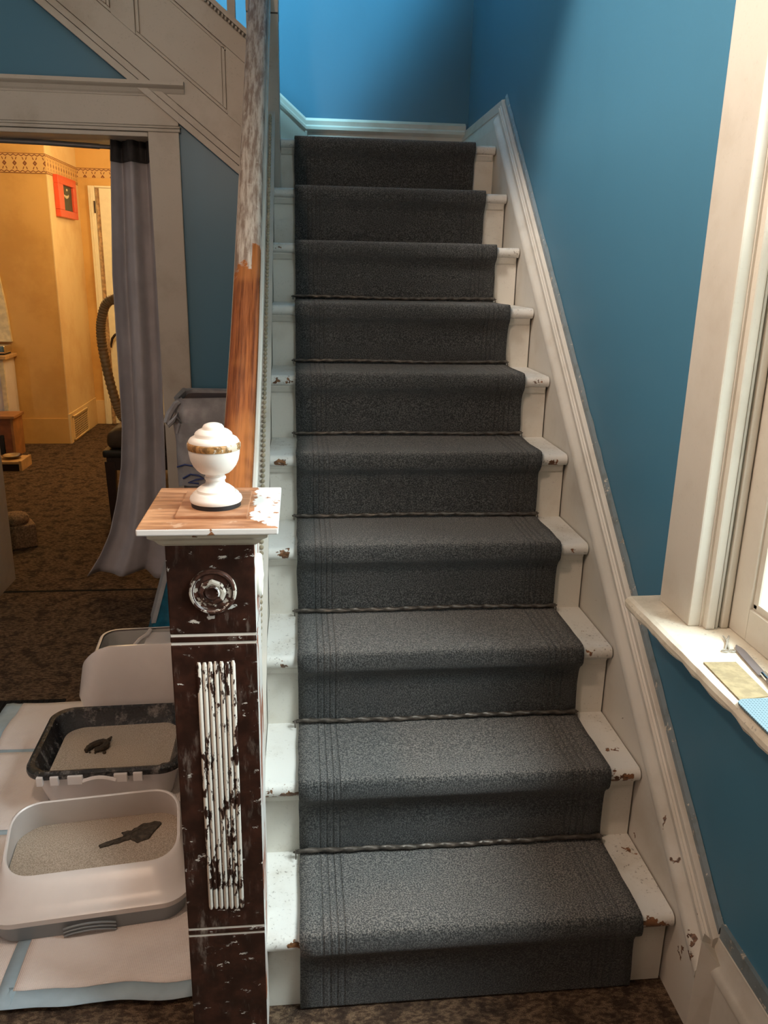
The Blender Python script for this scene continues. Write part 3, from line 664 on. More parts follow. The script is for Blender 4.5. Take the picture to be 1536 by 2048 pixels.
for i in range(7):
    xc = -0.1590+i*0.0092+0.0005
    rr = MB(); prof = [(0.0040*math.cos(a), 0.0036*math.sin(a)) for a in [PI*j/6 for j in range(7)]]
    za, zb = 0.322+0.003*random.random(), 0.818+0.003*random.random()
    rr.loft([[(xc+px_*s, ny0-py_*s+0.0004, z) for px_, py_ in prof] for z, s in ((za, 0.6), (za+0.006, 1), (zb-0.006, 1), (zb, 0.6))])
    obj('reed', rr, M['reed'], nw, True)
ros = [(0.0, 0.0), (0.037, 0.0), (0.0375, 0.004), (0.036, 0.007), (0.033, 0.0078), (0.0305, 0.006), (0.0295, 0.003), (0.027, 0.0035), (0.020, 0.006), (0.016, 0.0075), (0.014, 0.006), (0.0125, 0.0085), (0.0105, 0.0095), (0.009, 0.0075), (0.0, 0.0075)]
ro = obj('rosette', MB().lathe(ros[1:9]+[(0.0, 0.0078)], (-0.1305, ny0, 0.944), 36, 'Y'), M['newel_chip'], nw, True, label='turned rosette with white paint left in its rings')
obj('ring', MB().lathe([(0.0305, 0.005), (0.033, 0.0082), (0.036, 0.0078), (0.0378, 0.004), (0.0378, 0.0)], (-0.1305, ny0, 0.944), 40, 'Y'), white_paint('ring_paint', (0.60, 0.57, 0.50), chip_amt=0.52, chip_scale=40, chipcol=(0.035, 0.015, 0.01)), ro, True)
obj('petal_ring', MB().lathe([(0.0225, 0.0062), (0.019, 0.0085), (0.0155, 0.0088), (0.013, 0.007)], (-0.1305, ny0, 0.944), 8, 'Y'), white_paint('petal_paint', (0.60, 0.56, 0.48), chip_amt=0.53, chip_scale=60, chipcol=(0.035, 0.015, 0.01)), ro)
obj('button', MB().lathe([(0.0115, 0.006), (0.0115, 0.0102), (0.010, 0.0116), (0.0075, 0.010), (0.0, 0.0105)], (-0.1305, ny0, 0.944), 24, 'Y'), M['newel_chip'], ro, True)
obj('rosette', MB().lathe([(0.037, 0.0), (0.0375, 0.004), (0.034, 0.008), (0.030, 0.005), (0.018, 0.008), (0.0, 0.011)], (nx1, -0.012, 0.944), 32, 'X'), M['groove'], nw, True, label='white painted rosette on the stair side')
def sq(x0, x1, y0, y1, z): return [(x0, y0, z), (x1, y0, z), (x1, y1, z), (x0, y1, z)]
um = [(0.002, 1.022), (0.005, 1.0245), (0.008, 1.027), (0.013, 1.034), (0.020, 1.039), (0.022, 1.041), (0.022, 1.044), (0.026, 1.048), (0.026, 1.050)]
obj('cap_molding', MB().loft([sq(nx0-o_, nx1+o_, ny0-o_, ny1+o_, z) for o_, z in um]), white_paint('cap_molding_paint', (0.58, 0.55, 0.44), dirt=0.5, chip_amt=0.32, chip_scale=30), nw)
cap = obj('cap', B(-0.237, -0.024, -0.117, 0.125, 1.0495, 1.0605, 0.0022, 2), M['cap'], nw)
obj('cap_plate', B(-0.186, -0.074, -0.066, 0.085, 1.0600, 1.0655, 0.0015), M['plate'], cap)
fc = (-0.1275, -0.004, 0)
fn = obj('finial', MB().lathe([(0.0, 1.0735), (0.0415, 1.0735), (0.0425, 1.077), (0.0415, 1.081), (0.0385, 1.0835), (0.0372, 1.0865), (0.0335, 1.0895), (0.0308, 1.0888), (0.0304, 1.0895), (0.0304, 1.0930), (0.0235, 1.0985), (0.0180, 1.1010), (0.0160, 1.1035), (0.0152, 1.107), (0.0158, 1.109), (0.0172, 1.1105), (0.0172, 1.1135), (0.0155, 1.115), (0.0160, 1.119), (0.0190, 1.1205), (0.0240, 1.1215), (0.0290, 1.1260), (0.0345, 1.1330), (0.0385, 1.1420), (0.0405, 1.1520), (0.0412, 1.1620), (0.0412, 1.1670), (0.0, 1.1670)], fc, 44), M['finial'], nw, True, label='white urn finial on the newel cap')
obj('urn_lid', MB().lathe([(0.0, 1.1665), (0.0405, 1.1690), (0.0405, 1.1730), (0.0375, 1.1775), (0.0325, 1.1805), (0.0302, 1.1800), (0.0298, 1.1805), (0.0300, 1.1845), (0.0285, 1.1870), (0.0240, 1.1905), (0.0195, 1.1925), (0.0172, 1.1918), (0.0168, 1.1925), (0.0170, 1.1955), (0.0145, 1.1990), (0.0085, 1.2015), (0.0, 1.2025)], fc, 44), M['finial'], fn, True)
obj('urn_rim', MB().lathe([(0.0390, 1.1590), (0.0417, 1.1600), (0.0426, 1.1640), (0.0426, 1.1690), (0.0415, 1.1712), (0.0395, 1.1720)], fc, 44), M['finial_rim'], fn, True, label='brown chipped rim round the urn')
obj('finial_foot', MB().lathe([(0.0, 1.0652), (0.0400, 1.0652), (0.0405, 1.0745), (0.0, 1.0745)], fc, 40), M['black'], fn, True)

# ------------------------------------------------------------------ handrail with balusters
bal = thing('balustrade', 'wooden handrail with orange varnish below and stripped grey wood above, over white balusters', 'handrail', (-0.115, 0.06, 0.30))
rpts = [(0.056, 0.985), (0.12, 0.998), (0.22, 1.040), (0.33, 1.098), (0.45, 1.172), (0.60, 1.277), (0.725, 1.372), (0.95, 1.567), (1.163, 1.753), (1.5, 2.040), (2.0, 2.465)]
def smooth_pts(p, it=2):
    for _ in range(it): p = chaikin(p)
    return p
rs = smooth_pts(rpts)
sec = [(-0.031, -0.046), (-0.033, -0.034), (-0.0325, -0.020), (-0.029, -0.009), (-0.020, -0.002), (0.0, 0.0), (0.019, -0.002), (0.028, -0.009), (0.0315, -0.020), (0.032, -0.034), (0.030, -0.046)]
xc = -0.1155
def rail_loft(sec):
    rr = MB(); rings = []
    for i, (y, z) in enumerate(rs):
        a, b = rs[max(i-1, 0)], rs[min(i+1, len(rs)-1)]
        L = math.hypot(b[0]-a[0], b[1]-a[1]); ny_, nz_ = -(b[1]-a[1])/L, (b[0]-a[0])/L
        rings.append([(xc+sx, y+ny_*sz, z+nz_*sz) for sx, sz in sec])
    return rr.loft(rings)
obj('rail', rail_loft(sec), M['rail'], bal, True)
obj('fillet', rail_loft([(-0.036, -0.045), (0.036, -0.045), (0.0395, -0.050), (0.0395, -0.062), (0.034, -0.070), (0.024, -0.074), (-0.024, -0.074), (-0.038, -0.062)]), M['white'], bal, True, label='white moulding under the handrail')
def rail_z(y):
    for a, b in zip(rs, rs[1:]):
        if a[0] <= y <= b[0]: return a[1]+(b[1]-a[1])*(y-a[0])/max(1e-6, b[0]-a[0])
    return rs[-1][1]
for i in range(15):
    y = 0.19+0.12*i
    zt = rail_z(y-0.013)-0.070*1.3
    obj('baluster', B(-0.134, -0.104, y-0.015, y+0.015, cz(y)+0.0, zt, 0.002), M['white'], bal)

# ------------------------------------------------------------------ upper newel at the landing
un = thing('landing_post', 'tall plain grey white square post at the top of the stairs', 'newel post', (-0.108, 2.0525, 9*RISE))
obj('shaft', B(-0.165, -0.052, 1.985, 2.112, 9*RISE+0.001, 2.305, 0.003), M['white_dirty'], un)
obj('top_block', B(-0.166, -0.051, 1.984, 2.113, 2.309, 2.95, 0.003), M['white_dirty'], un)

# ------------------------------------------------------------------ upper flight rising to the left
up = thing('upper_staircase', 'upper flight of stairs with grey white panelled side above the doorway', 'staircase', (-0.4, 2.4, LZ))
US = 0.79
yf = 2.118
def para(x0, x1, zb, zt, y0, y1):
    """parallelogram along the slope: zb, zt = heights above zs(x)"""
    return MB().prism([(x0, zs(x0)+zb), (x1, zs(x1)+zb), (x1, zs(x1)+zt), (x0, zs(x0)+zt)], 'Y', y0, y1)
obj('side_string', para(-2.2, -0.168, 0.004, 0.502, yf+0.015, YD+0.02), M['white_dirty'], up)
obj('edge_molding', para(-2.2, -0.168, -0.014, 0.016, yf-0.014, YD), M['white_dirty'], up)
obj('edge_molding', para(-2.2, -0.168, 0.0195, 0.047, yf-0.008, YD), M['white_dirty'], up)
obj('lower_rail', para(-2.2, -0.168, 0.0515, 0.166, yf-0.002, YD), M['white_dirty'], up)
obj('upper_rail', para(-2.2, -0.168, 0.400, 0.482, yf-0.002, YD), M['white_dirty'], up)
for x1 in (-0.168, -0.575, -1.08, -1.58):
    obj('stile', para(x1-0.082, x1, 0.167, 0.3985, yf-0.002, YD), M['white_dirty'], up)
for x0, x1 in ((-0.575, -0.250), (-1.08, -0.657), (-1.58, -1.162)):
    for q in ((x0+0.001, x1-0.001, 0.170, 0.180), (x1-0.014, x1-0.005, 0.184, 0.390), (x0+0.005, x0+0.014, 0.184, 0.390), (x0+0.001, x1-0.001, 0.386, 0.395)):
        obj('panel_molding', para(*q, yf+0.001, YD), M['white_dirty'], up)
    obj('panel', para(x0+0.018, x1-0.018, 0.1845, 0.3855, yf+0.006, YD), M['white_dirty'], up)
obj('string_cap', para(-2.2, -0.166, 0.500, 0.520, yf-0.014, YD+0.035), M['white_dirty'], up)
bd = MB()
for i in range(62):
    x_ = -0.172-i*0.0122
    bd.sphere((x_, yf-0.012, zs(x_)+0.492), (0.0052, 0.006, 0.0062), 7, 5)
o = obj('bead_molding', bd, M['white_dirty'], up, True); o['kind'] = 'stuff'
for i in range(9):
    x_ = -0.226-0.13*i
    obj('baluster', B(x_-0.015, x_+0.015, yf+0.004, yf+0.034, zs(x_)+0.51, zs(x_)+1.24, 0.002), M['white_dirty'], up)
obj('handrail', para(-2.2, -0.166, 1.23, 1.29, yf-0.012, yf+0.05), M['rail'], up)
obj('soffit', MB().prism([(-0.12, 1.70), (-0.12, 1.725), (-3.2, 4.16), (-3.2, 4.13)], 'Y', 2.42, YB+0.16), M['yellow'], up)
for k in range(1, 8):
    xs = -0.105-(k-1)*0.235
    obj('riser', B(xs-0.014, xs, YD+0.02, YB-0.023, LZ+(k-1)*0.186, LZ+k*0.186-0.03), M['riser'], up)
    obj('tread', B(xs-0.245, xs+0.028, YD+0.02, YB-0.023, LZ+k*0.186-0.03, LZ+k*0.186, 0.006), M['riser'], up)

# ------------------------------------------------------------------ curtain, rod
rod = tag(obj('curtain_rod', MB().tube([(ox0+0.001, 2.335, 1.915-0.010), (-1.0, 2.335, 1.900), (-0.80, 2.335, 1.893), (-0.78, 2.335, 1.892)], 0.0105, 12).tube([(-0.80, 2.335, 1.893), (ox1-0.001, 2.335, 1.885)], 0.0085, 12), M['steel'], None, True), 'thin grey metal curtain rod across the top of the doorway', 'curtain rod')
cu = thing('curtain', 'long grey curtain with dark heading gathered at the right of the doorway', 'curtain', (-0.70, 2.32, 0.05))
zt_ = [(1.925, -0.720, -0.570), (1.82, -0.728, -0.570), (1.40, -0.752, -0.572), (0.97, -0.757, -0.576), (0.76, -0.760, -0.580), (0.58, -0.777, -0.585), (0.42, -0.806, -0.590), (0.28, -0.843, -0.598), (0.18, -0.890, -0.606), (0.08, -0.955, -0.615)]
def lr(z):
    for a, b in zip(zt_, zt_[1:]):
        if b[0] <= z <= a[0]:
            f = (a[0]-z)/(a[0]-b[0]); return a[1]+(b[1]-a[1])*f, a[2]+(b[2]-a[2])*f
    return zt_[-1][1], zt_[-1][2]
def cfn(ztop, zbot, off=0.0):
    def f(u, v):
        z = ztop+(zbot-ztop)*v; l, r_ = lr(max(0.08, min(1.925, z))); low = max(0, 1-z/0.6)
        amp = 0.030-0.008*low
        ph = 2*PI*(u*1.75-0.12+0.03*math.sin(z*3))
        y = 2.290+amp*math.sin(ph)+0.004*math.sin(ph*2.7+z*2)-off
        y -= 0.05*low*(1-u)
        zz = z+(0.010*math.sin(ph+1)*low+0.035*u*0)*1.0
        if z < 0.2: zz -= 0.035*max(0, math.sin(PI*min(1, max(0, (u-0.72)/0.28))))
        return (l+(r_-l)*u, y, zz)
    return f
obj('drape', MB().grid(70, 60, cfn(1.835, 0.085)), M['curtain'], cu, True, solid=0.003, fix=False)
def hfn(u, v):
    p = cfn(1.925, 1.832, 0.006)(u, v); jag = 0.006*math.sin(u*31)*(1-v)
    return (p[0], p[1]+0.006*math.sin(u*40)*(1-v), p[2]+jag)
obj('heading', MB().grid(70, 8, hfn), M['curtain_dark'], cu, True, solid=0.004, fix=False, label='dark grey heading band')

# ------------------------------------------------------------------ yellow room furnishings
pic = thing('framed_picture', 'small dark picture in a red frame on the yellow corner', 'picture', (XB+0.01, 5.97, 1.96))
y0, y1, z0, z1 = 5.70, 6.235, 1.79, 2.10
px0, px1 = XB+0.007, XB+0.045
for (a0, a1, b0, b1) in ((y0, y1, z1-0.062, z1), (y0, y1, z0, z0+0.055), (y0, y0+0.14, z0+0.055, z1-0.062), (y1-0.09, y1, z0+0.055, z1-0.062)):
    obj('frame_bar', B(px0, px1, a0, a1, b0, b1, 0.004), M['red'], pic)
ar = obj('canvas', B(px0, px1-0.02, y0+0.13, y1-0.08, z0+0.05, z1-0.055), M['art'], pic)
cr = MB(); cr.tube([(px1-0.018, 5.955+0.10*math.sin(a)*0.9, 1.985-0.035*math.cos(a)) for a in [(-1.2+0.24*i) for i in range(11)]], [0.003+0.010*math.sin(PI*i/10) for i in range(11)], 6)
cr.sphere((px1-0.018, 6.00, 2.008), (0.004, 0.022, 0.010))
obj('pale_mark', cr, M['pale'], ar, True)
vt = thing('wall_vent', 'square metal return air grille low on the yellow corner', 'vent', (XB+0.015, 5.86, 0.0))
vy0, vy1, vz0, vz1 = 5.60, 6.12, 0.010, 0.215
for (a0, a1, b0, b1) in ((vy0, vy1, vz1-0.012, vz1), (vy0, vy1, vz0, vz0+0.012), (vy0, vy0+0.03, vz0, vz1), (vy1-0.03, vy1, vz0, vz1)):
    obj('vent_frame', B(XB+0.012, XB+0.024, a0, a1, b0, b1, 0.002), M['yellow_pale'], vt)
obj('vent_back', B(XB+0.0135, XB+0.0150, vy0+0.02, vy1-0.02, vz0+0.008, vz1-0.008), M['black'], vt)
for i in range(10):
    yv = vy0+0.045+i*0.047
    obj('bar', B(XB+0.015, XB+0.0165, yv-0.006, yv+0.006, vz0+0.012, vz1-0.012), M['yellow_pale'], vt)
for i in range(9):
    zv = vz0+0.026+i*0.0195
    obj('bar', B(XB+0.015, XB+0.0162, vy0+0.03, vy1-0.03, zv-0.0028, zv+0.0028), M['yellow_pale'], vt)
# orange wooden step box with a dark opening
sx0, sx1, sy0, sy1 = -2.56, -2.155, 5.02, 5.235
so = thing('wooden_cabinet', 'small orange wooden cabinet with dark opening behind the pet feeder', 'cabinet', (-2.35, 5.12, 0.0))
obj('top', B(sx0-0.01, sx1+0.016, sy0-0.015, sy1+0.005, 0.300, 0.322, 0.004), M['orangewood'], so)
obj('side_panel', B(sx1-0.02, sx1, sy0, sy1, 0.0, 0.300, 0.002), M['orangewood'], so)
obj('side_panel', B(sx0, sx0+0.02, sy0, sy1, 0.0, 0.300, 0.002), M['orangewood'], so)
obj('front_frame', MB().box(sx1-0.075, sx1-0.02, sy0, sy0+0.015, 0.0, 0.3).box(sx0+0.02, sx1-0.075, sy0, sy0+0.015, 0.175, 0.3).box(sx0+0.02, sx0+0.06, sy0, sy0+0.015, 0, 0.175), simple('red_brown_wood', (0.26, 0.085, 0.032), 0.5), so)
obj('dark_panel', B(sx0+0.06, sx1-0.082, sy0+0.004, sy0+0.010, 0.01, 0.168), M['black'], so)
# pine feeder with steel bowls
fe = thing('pet_feeder', 'low pine pet feeder holding steel bowls in front of the orange cabinet', 'pet feeder', (-2.18, 4.70, 0.0))
obj('end_board', B(-1.996, -1.976, 4.575, 4.80, 0.0, 0.075, 0.003), M['pine'], fe)
obj('end_board', B(-2.42, -2.40, 4.575, 4.80, 0.0, 0.075, 0.003), M['pine'], fe)
obj('top_board', B(-2.40, -1.996, 4.575, 4.80, 0.052, 0.070, 0.002), M['pine'], fe)
obj('front_rail', B(-2.40, -1.996, 4.59, 4.60, 0.0, 0.052), M['darkwood'], fe)
for bx in (-2.075, -2.29):
    tag(obj('pet_bowl', MB().lathe([(0.030, 0.0), (0.055, 0.012), (0.066, 0.02), (0.070, 0.022), (0.070, 0.025), (0.062, 0.022), (0.045, 0.006), (0.0, 0.003)], (bx, 4.69, 0.0705), 28), M['chrome'], None, True, loc=(bx, 4.69, 0.0705)),
        'round steel bowl at the near end of the pine feeder' if bx > -2.1 else 'steel bowl further along the pine feeder, cut by the picture edge', 'bowl', 'steel pet bowls')
# white counter cabinet with a metal appliance on it
wc = thing('white_cabinet', 'white kitchen cabinet at the left edge behind the orange cabinet', 'cabinet', (-2.6, 5.42, 0.0))
obj('body', B(-2.95, -2.268, 5.30, 5.54, 0.0, 0.715, 0.003), M['plastic_white'], wc)
obj('corner_strip', B(-2.300, -2.266, 5.285, 5.30, 0.0, 0.715, 0.002), M['pale'], wc)
obj('worktop', B(-2.97, -2.243, 5.27, 5.545, 0.715, 0.742, 0.004), M['pine'], wc)
ta = thing('toaster', 'small metal and black appliance on the white cabinet', 'appliance', (-2.40, 5.42, 0.742))
obj('body', B(-2.55, -2.262, 5.33, 5.50, 0.755, 0.815, 0.012, 3), M['chrome'], ta, True)
obj('base', B(-2.54, -2.27, 5.34, 5.49, 0.743, 0.757, 0.003), M['black'], ta)
obj('panel', B(-2.50, -2.30, 5.326, 5.331, 0.768, 0.800, 0.002), M['black'], ta)
tag(obj('wall_board', MB().prism([(-2.9, 0.83), (-2.265, 0.83), (-2.283, 1.12), (-2.312, 1.36), (-2.9, 1.36)], 'Y', 5.515, 5.549), M['pale'], None, loc=(-2.5, 5.53, 0.83)), 'pale board on the yellow wall above the white cabinet', 'board')
# carpeted scratching block
sc = thing('scratching_block', 'tan fuzzy scratching block on the carpet by the left door jamb', 'cat scratcher', (-1.46, 2.93, 0.0))
rz = Matrix.Rotation(math.radians(28), 3, 'Z')
obj('block', B(-1.56, -1.395, 2.86, 3.00, 0.0, 0.125, 0.012, 3, rz), M['fuzz'], sc, True)
def fz(u, v):
    a = u*2*PI; b_ = v*PI
    p = Vector((math.cos(a)*math.sin(b_), math.sin(a)*math.sin(b_), math.cos(b_)))
    q = 1+0.10*mnoise.noise(p*4)
    return (-1.487+p.x*0.070*q, 2.935+p.y*0.075*q, 0.145+p.z*0.040*q)
obj('fuzzy_top', MB().grid(28, 16, fz), M['fuzz'], sc, True)
# dark chair with a cushion behind the curtain
ch = thing('dark_chair', 'dark wooden chair with black padded seat partly hidden by the curtain', 'chair', (-0.87, 3.53, 0.0))
for x_, y_ in ((-1.07, 3.345), (-0.67, 3.345), (-1.07, 3.72), (-0.67, 3.72)):
    obj('leg', MB().loft([sq(x_-0.018, x_+0.018, y_-0.018, y_+0.018, 0.0), sq(x_-0.028, x_+0.030, y_-0.023, y_+0.023, 0.36)]), M['darkwood'], ch)
obj('apron', MB().box(-1.06, -0.66, 3.325, 3.35, 0.31, 0.39).box(-1.09, -1.065, 3.34, 3.73, 0.31, 0.39).box(-1.06, -0.66, 3.715, 3.74, 0.31, 0.39).box(-0.68, -0.655, 3.34, 3.73, 0.31, 0.39), M['darkwood'], ch)
obj('seat', B(-1.105, -0.645, 3.31, 3.76, 0.385, 0.430, 0.016, 3), M['leather'], ch, True)
cs = MB().box(-1.085, -0.70, 3.335, 3.72, 0.431, 0.525, 0.040, 4)
cs.v = [(x_, y_, z_+(0.05*min(1, max(0, (x_+1.085)/0.16)) if z_ > 0.47 else 0)) for x_, y_, z_ in cs.v]
tag(obj('seat_cushion', cs, simple('brown_cushion', (0.065, 0.045, 0.028), 0.6), None, True, loc=(-0.89, 3.53, 0.43)), 'dark brown cushion lying on the chair behind the curtain', 'cushion')
obj('back_post', MB().box(-0.69, -0.65, 3.33, 3.36, 0.42, 0.95).box(-0.69, -0.65, 3.70, 3.73, 0.42, 0.95), M['darkwood'], ch)
obj('backrest', B(-0.68, -0.655, 3.36, 3.70, 0.62, 0.95, 0.006), M['darkwood'], ch)
tag(obj('folded_papers', MB().box(-1.02, -0.75, 3.42, 3.70, 0.0, 0.10, 0.004).box(-1.03, -0.76, 3.41, 3.69, 0.10, 0.125, 0.003).box(-1.01, -0.75, 3.43, 3.70, 0.125, 0.22, 0.004), M['pine'], None, loc=(-0.88, 3.55, 0.0)), 'pale stack of boxes on the floor beneath the dark chair', 'boxes')
hp = [(-0.985, 3.44, 0.578), (-1.013, 3.44, 0.60), (-1.036, 3.44, 0.68), (-1.066, 3.44, 0.83), (-1.084, 3.44, 0.97), (-1.090, 3.44, 1.07), (-1.080, 3.44, 1.15), (-1.050, 3.44, 1.235), (-1.00, 3.44, 1.258), (-0.95, 3.44, 1.262), (-0.90, 3.45, 1.23), (-0.87, 3.48, 1.18), (-0.84, 3.52, 0.98), (-0.83, 3.54, 0.78), (-0.83, 3.55, 0.60)]
hp = [Vector(p) for p in hp]
for _ in range(3):
    q = [hp[0]]
    for a, b in zip(hp, hp[1:]): q += [a*0.75+b*0.25, a*0.25+b*0.75]
    hp = q+[hp[-1]]
fine = []
for a, b in zip(hp, hp[1:]):
    fine += [a.lerp(b, i/3) for i in range(3)]
tag(obj('vacuum_hose', MB().tube(fine, [0.026+0.0022*math.sin(i*1.5) for i in range(len(fine))], 12), M['hose'], None, True, loc=(-0.95, 3.46, 0.525)), 'ridged tan vacuum hose arching up from the dark chair', 'hose')

# ------------------------------------------------------------------ bin with a plastic bag
bn = thing('waste_bin', 'tall bin lined with a grey plastic bag under the upper stairs', 'bin', (-0.33, 1.93, 0.0))
def rrect(cx, cy, hx, hy, r_, z, n=6, rot=0.0, zf=None):
    pts = []
    for k, (sx, sy) in enumerate(((1, 1), (-1, 1), (-1, -1), (1, -1))):
        for i in range(n+1):
            a = PI/2*k+PI/2*i/n
            pts.append((sx*(hx-r_)+r_*math.cos(a), sy*(hy-r_)+r_*math.sin(a)))
    c_, s_ = math.cos(rot), math.sin(rot); out = []
    for u, v in pts:
        zz = zf(u, v) if zf else z
        out.append((cx+u*c_-v*s_, cy+u*s_+v*c_, zz))
    return out
obj('body', MB().loft([rrect(-0.325, 1.93, 0.105, 0.115, 0.03, 0.0), rrect(-0.325, 1.93, 0.128, 0.135, 0.035, 0.90), rrect(-0.325, 1.93, 0.118, 0.125, 0.03, 0.90), rrect(-0.325, 1.93, 0.10, 0.11, 0.03, 0.05)]), M['plastic_grey'], bn, True)
lf = MB(); rings = []
for zq, g in ((0.62, 0.010), (0.70, 0.014), (0.80, 0.010), (0.868, 0.012), (0.872, 0.006), (0.92, 0.008), (0.945, 0.004), (0.965, 0.010), (0.955, -0.008), (0.86, -0.02)):
    ring = rrect(-0.325, 1.93, 0.130+g, 0.137+g, 0.04, zq, 12)
    rings.append([(x_+0.008*mnoise.noise(Vector((x_*25, y_*25, zq*9))), y_+0.010*mnoise.noise(Vector((x_*25+5, y_*25, zq*9))), z_+0.014*mnoise.noise(Vector((x_*18, y_*18, 7+zq)))) for x_, y_, z_ in ring])
obj('bin_liner', lf.loft(rings, True, False), M['binbag'], bn, True, fix=False)
obj('contents', MB().loft([rrect(-0.325, 1.93, 0.105, 0.112, 0.03, 0.90), rrect(-0.325, 1.93, 0.112, 0.118, 0.03, 0.945)]), M['bin_inside'], bn)
obj('bag_knot', MB().tube([(-0.43, 1.81, 0.955), (-0.455, 1.80, 0.94), (-0.478, 1.79, 0.905), (-0.492, 1.785, 0.872), (-0.485, 1.785, 0.862), (-0.465, 1.785, 0.88), (-0.45, 1.785, 0.90), (-0.44, 1.785, 0.87), (-0.455, 1.785, 0.83)], [0.010, 0.012, 0.014, 0.012, 0.012, 0.010, 0.012, 0.010, 0.004], 7), M['binbag'], bn, True)
mk = MB()
mk.tube([(-0.44, 1.779, 0.655), (-0.41, 1.777, 0.672), (-0.38, 1.776, 0.668), (-0.36, 1.776, 0.655), (-0.39, 1.777, 0.650), (-0.42, 1.778, 0.640), (-0.38, 1.777, 0.635)], 0.0035, 5)
mk.tube([(-0.46, 1.781, 0.70), (-0.43, 1.779, 0.71), (-0.40, 1.777, 0.705)], 0.003, 5)
obj('blue_scribble', mk, M['ink'], bn, True)

# ------------------------------------------------------------------ litter boxes and pads on the hall floor
def pad(name, label, x0, x1, y0, y1, z, bl, br, bf, bb_, seed, lift=0.0):
    """training pad: quilted middle, blue plastic borders (widths left, right, front, back)"""
    t_ = thing(name, label, 'training pad', ((x0+x1)/2, (y0+y1)/2, z), 'training pads under the litter boxes')
    def hgt(x, y):
        return z+0.003+0.002*mnoise.noise(Vector((x*9+seed, y*9, seed)))+lift*max(0, (x0+0.25-x)/0.25)*(0.5+0.5*math.sin(y*22+seed))
    def patch(a0, a1, c0, c1, e=0.0):
        nu, nv = max(2, int((a1-a0)/0.02)), max(2, int((c1-c0)/0.02))
        return MB().grid(nu, nv, lambda u, v: (a0+(a1-a0)*u+0.006*mnoise.noise(Vector((u*3, v*4, seed))), c0+(c1-c0)*v+0.008*mnoise.noise(Vector((u*4, v*3, seed+5))), hgt(a0+(a1-a0)*u, c0+(c1-c0)*v)+e))
    obj('quilt', patch(x0+bl, x1-br, y0+bf, y1-bb_, 0.0012), M['pad'], t_, True, solid=0.002, fix=False)
    for q in ((x0, x0+bl+0.006, y0, y1), (x1-br-0.006, x1, y0, y1), (x0, x1, y0, y0+bf+0.006), (x0, x1, y1-bb_-0.006, y1)):
        if q[1]-q[0] > 0.012 and q[3]-q[2] > 0.012: obj('border', patch(*q), M['pad_blue'], t_, True, solid=0.0015, fix=False)
pad('training_pad', 'crumpled training pad at the back left of the litter boxes', -0.985, -0.42, 0.965, 1.245, 0.003, 0.055, 0.0, 0.0, 0.0, 3.1, 0.02)
pad('training_pad', 'training pad beside the black rimmed tray with blue borders', -1.25, -0.30, 0.555, 0.985, 0.005, 0.0, 0.0, 0.030, 0.040, 8.7)
pad('training_pad', 'training pad at the left edge with only a corner in view', -1.10, -0.575, 0.03, 0.562, 0.007, 0.03, 0.0, 0.03, 0.0, 5.5)
pad('training_pad', 'front training pad under the nearest litter box with blue border', -0.612, -0.215, 0.022, 0.562, 0.0125, 0.028, 0.0, 0.042, 0.0, 1.3)
rm = thing('rubber_mat', 'black ribbed rubber mat at the left edge behind the pads', 'mat', (-1.2, 1.1, 0.0))
obj('base', B(-1.75, -0.80, 0.82, 1.275, 0.0, 0.004), M['rubber'], rm)
rbb = MB()
for i in range(52):
    x_ = -1.74+i*0.018; rbb.box(x_-0.005, x_+0.005, 0.825, 1.27, 0.003, 0.007)
o = obj('ribs', rbb, M['rubber'], rm); o['kind'] = 'stuff'

def tray(root, cx, cy, rot, prof, mat, name, n=8):
    """prof rows: (half x, half y, corner, z or (z_front, z_back), shift y)"""
    rings = []
    for hx, hy, r_, zq, sy in prof:
        if isinstance(zq, tuple):
            a, b = zq[0], zq[1]
            def zf(u, v, a=a, b=b, hy=hy):
                s_ = min(1, max(0, (v/hy+1)/2)); s_ = s_*s_*(3-2*s_); return a+(b-a)*s_
            rings.append(rrect(cx-sy*math.sin(rot), cy+sy*math.cos(rot), hx, hy, r_, 0, n, rot, zf))
        else: rings.append(rrect(cx-sy*math.sin(rot), cy+sy*math.cos(rot), hx, hy, r_, zq, n, rot))
    return obj(name, MB().loft(rings, True, False), mat, root, True, fix=True)
def litter_bed(root, cx, cy, rot, hx, hy, r_, z, seed):
    rings = []
    for s_ in (1.0, 0.85, 0.7, 0.55, 0.4, 0.25, 0.12, 0.02):
        rings.append([(p[0], p[1], z+0.006*mnoise.noise(Vector((p[0]*16, p[1]*16, seed)))+(0.004 if s_ == 1 else 0)) for p in rrect(cx, cy, hx*s_, hy*s_, r_*s_, z, 8, rot)])
    return obj('litter', MB().loft(rings, True, True), M['litter'], root, True)
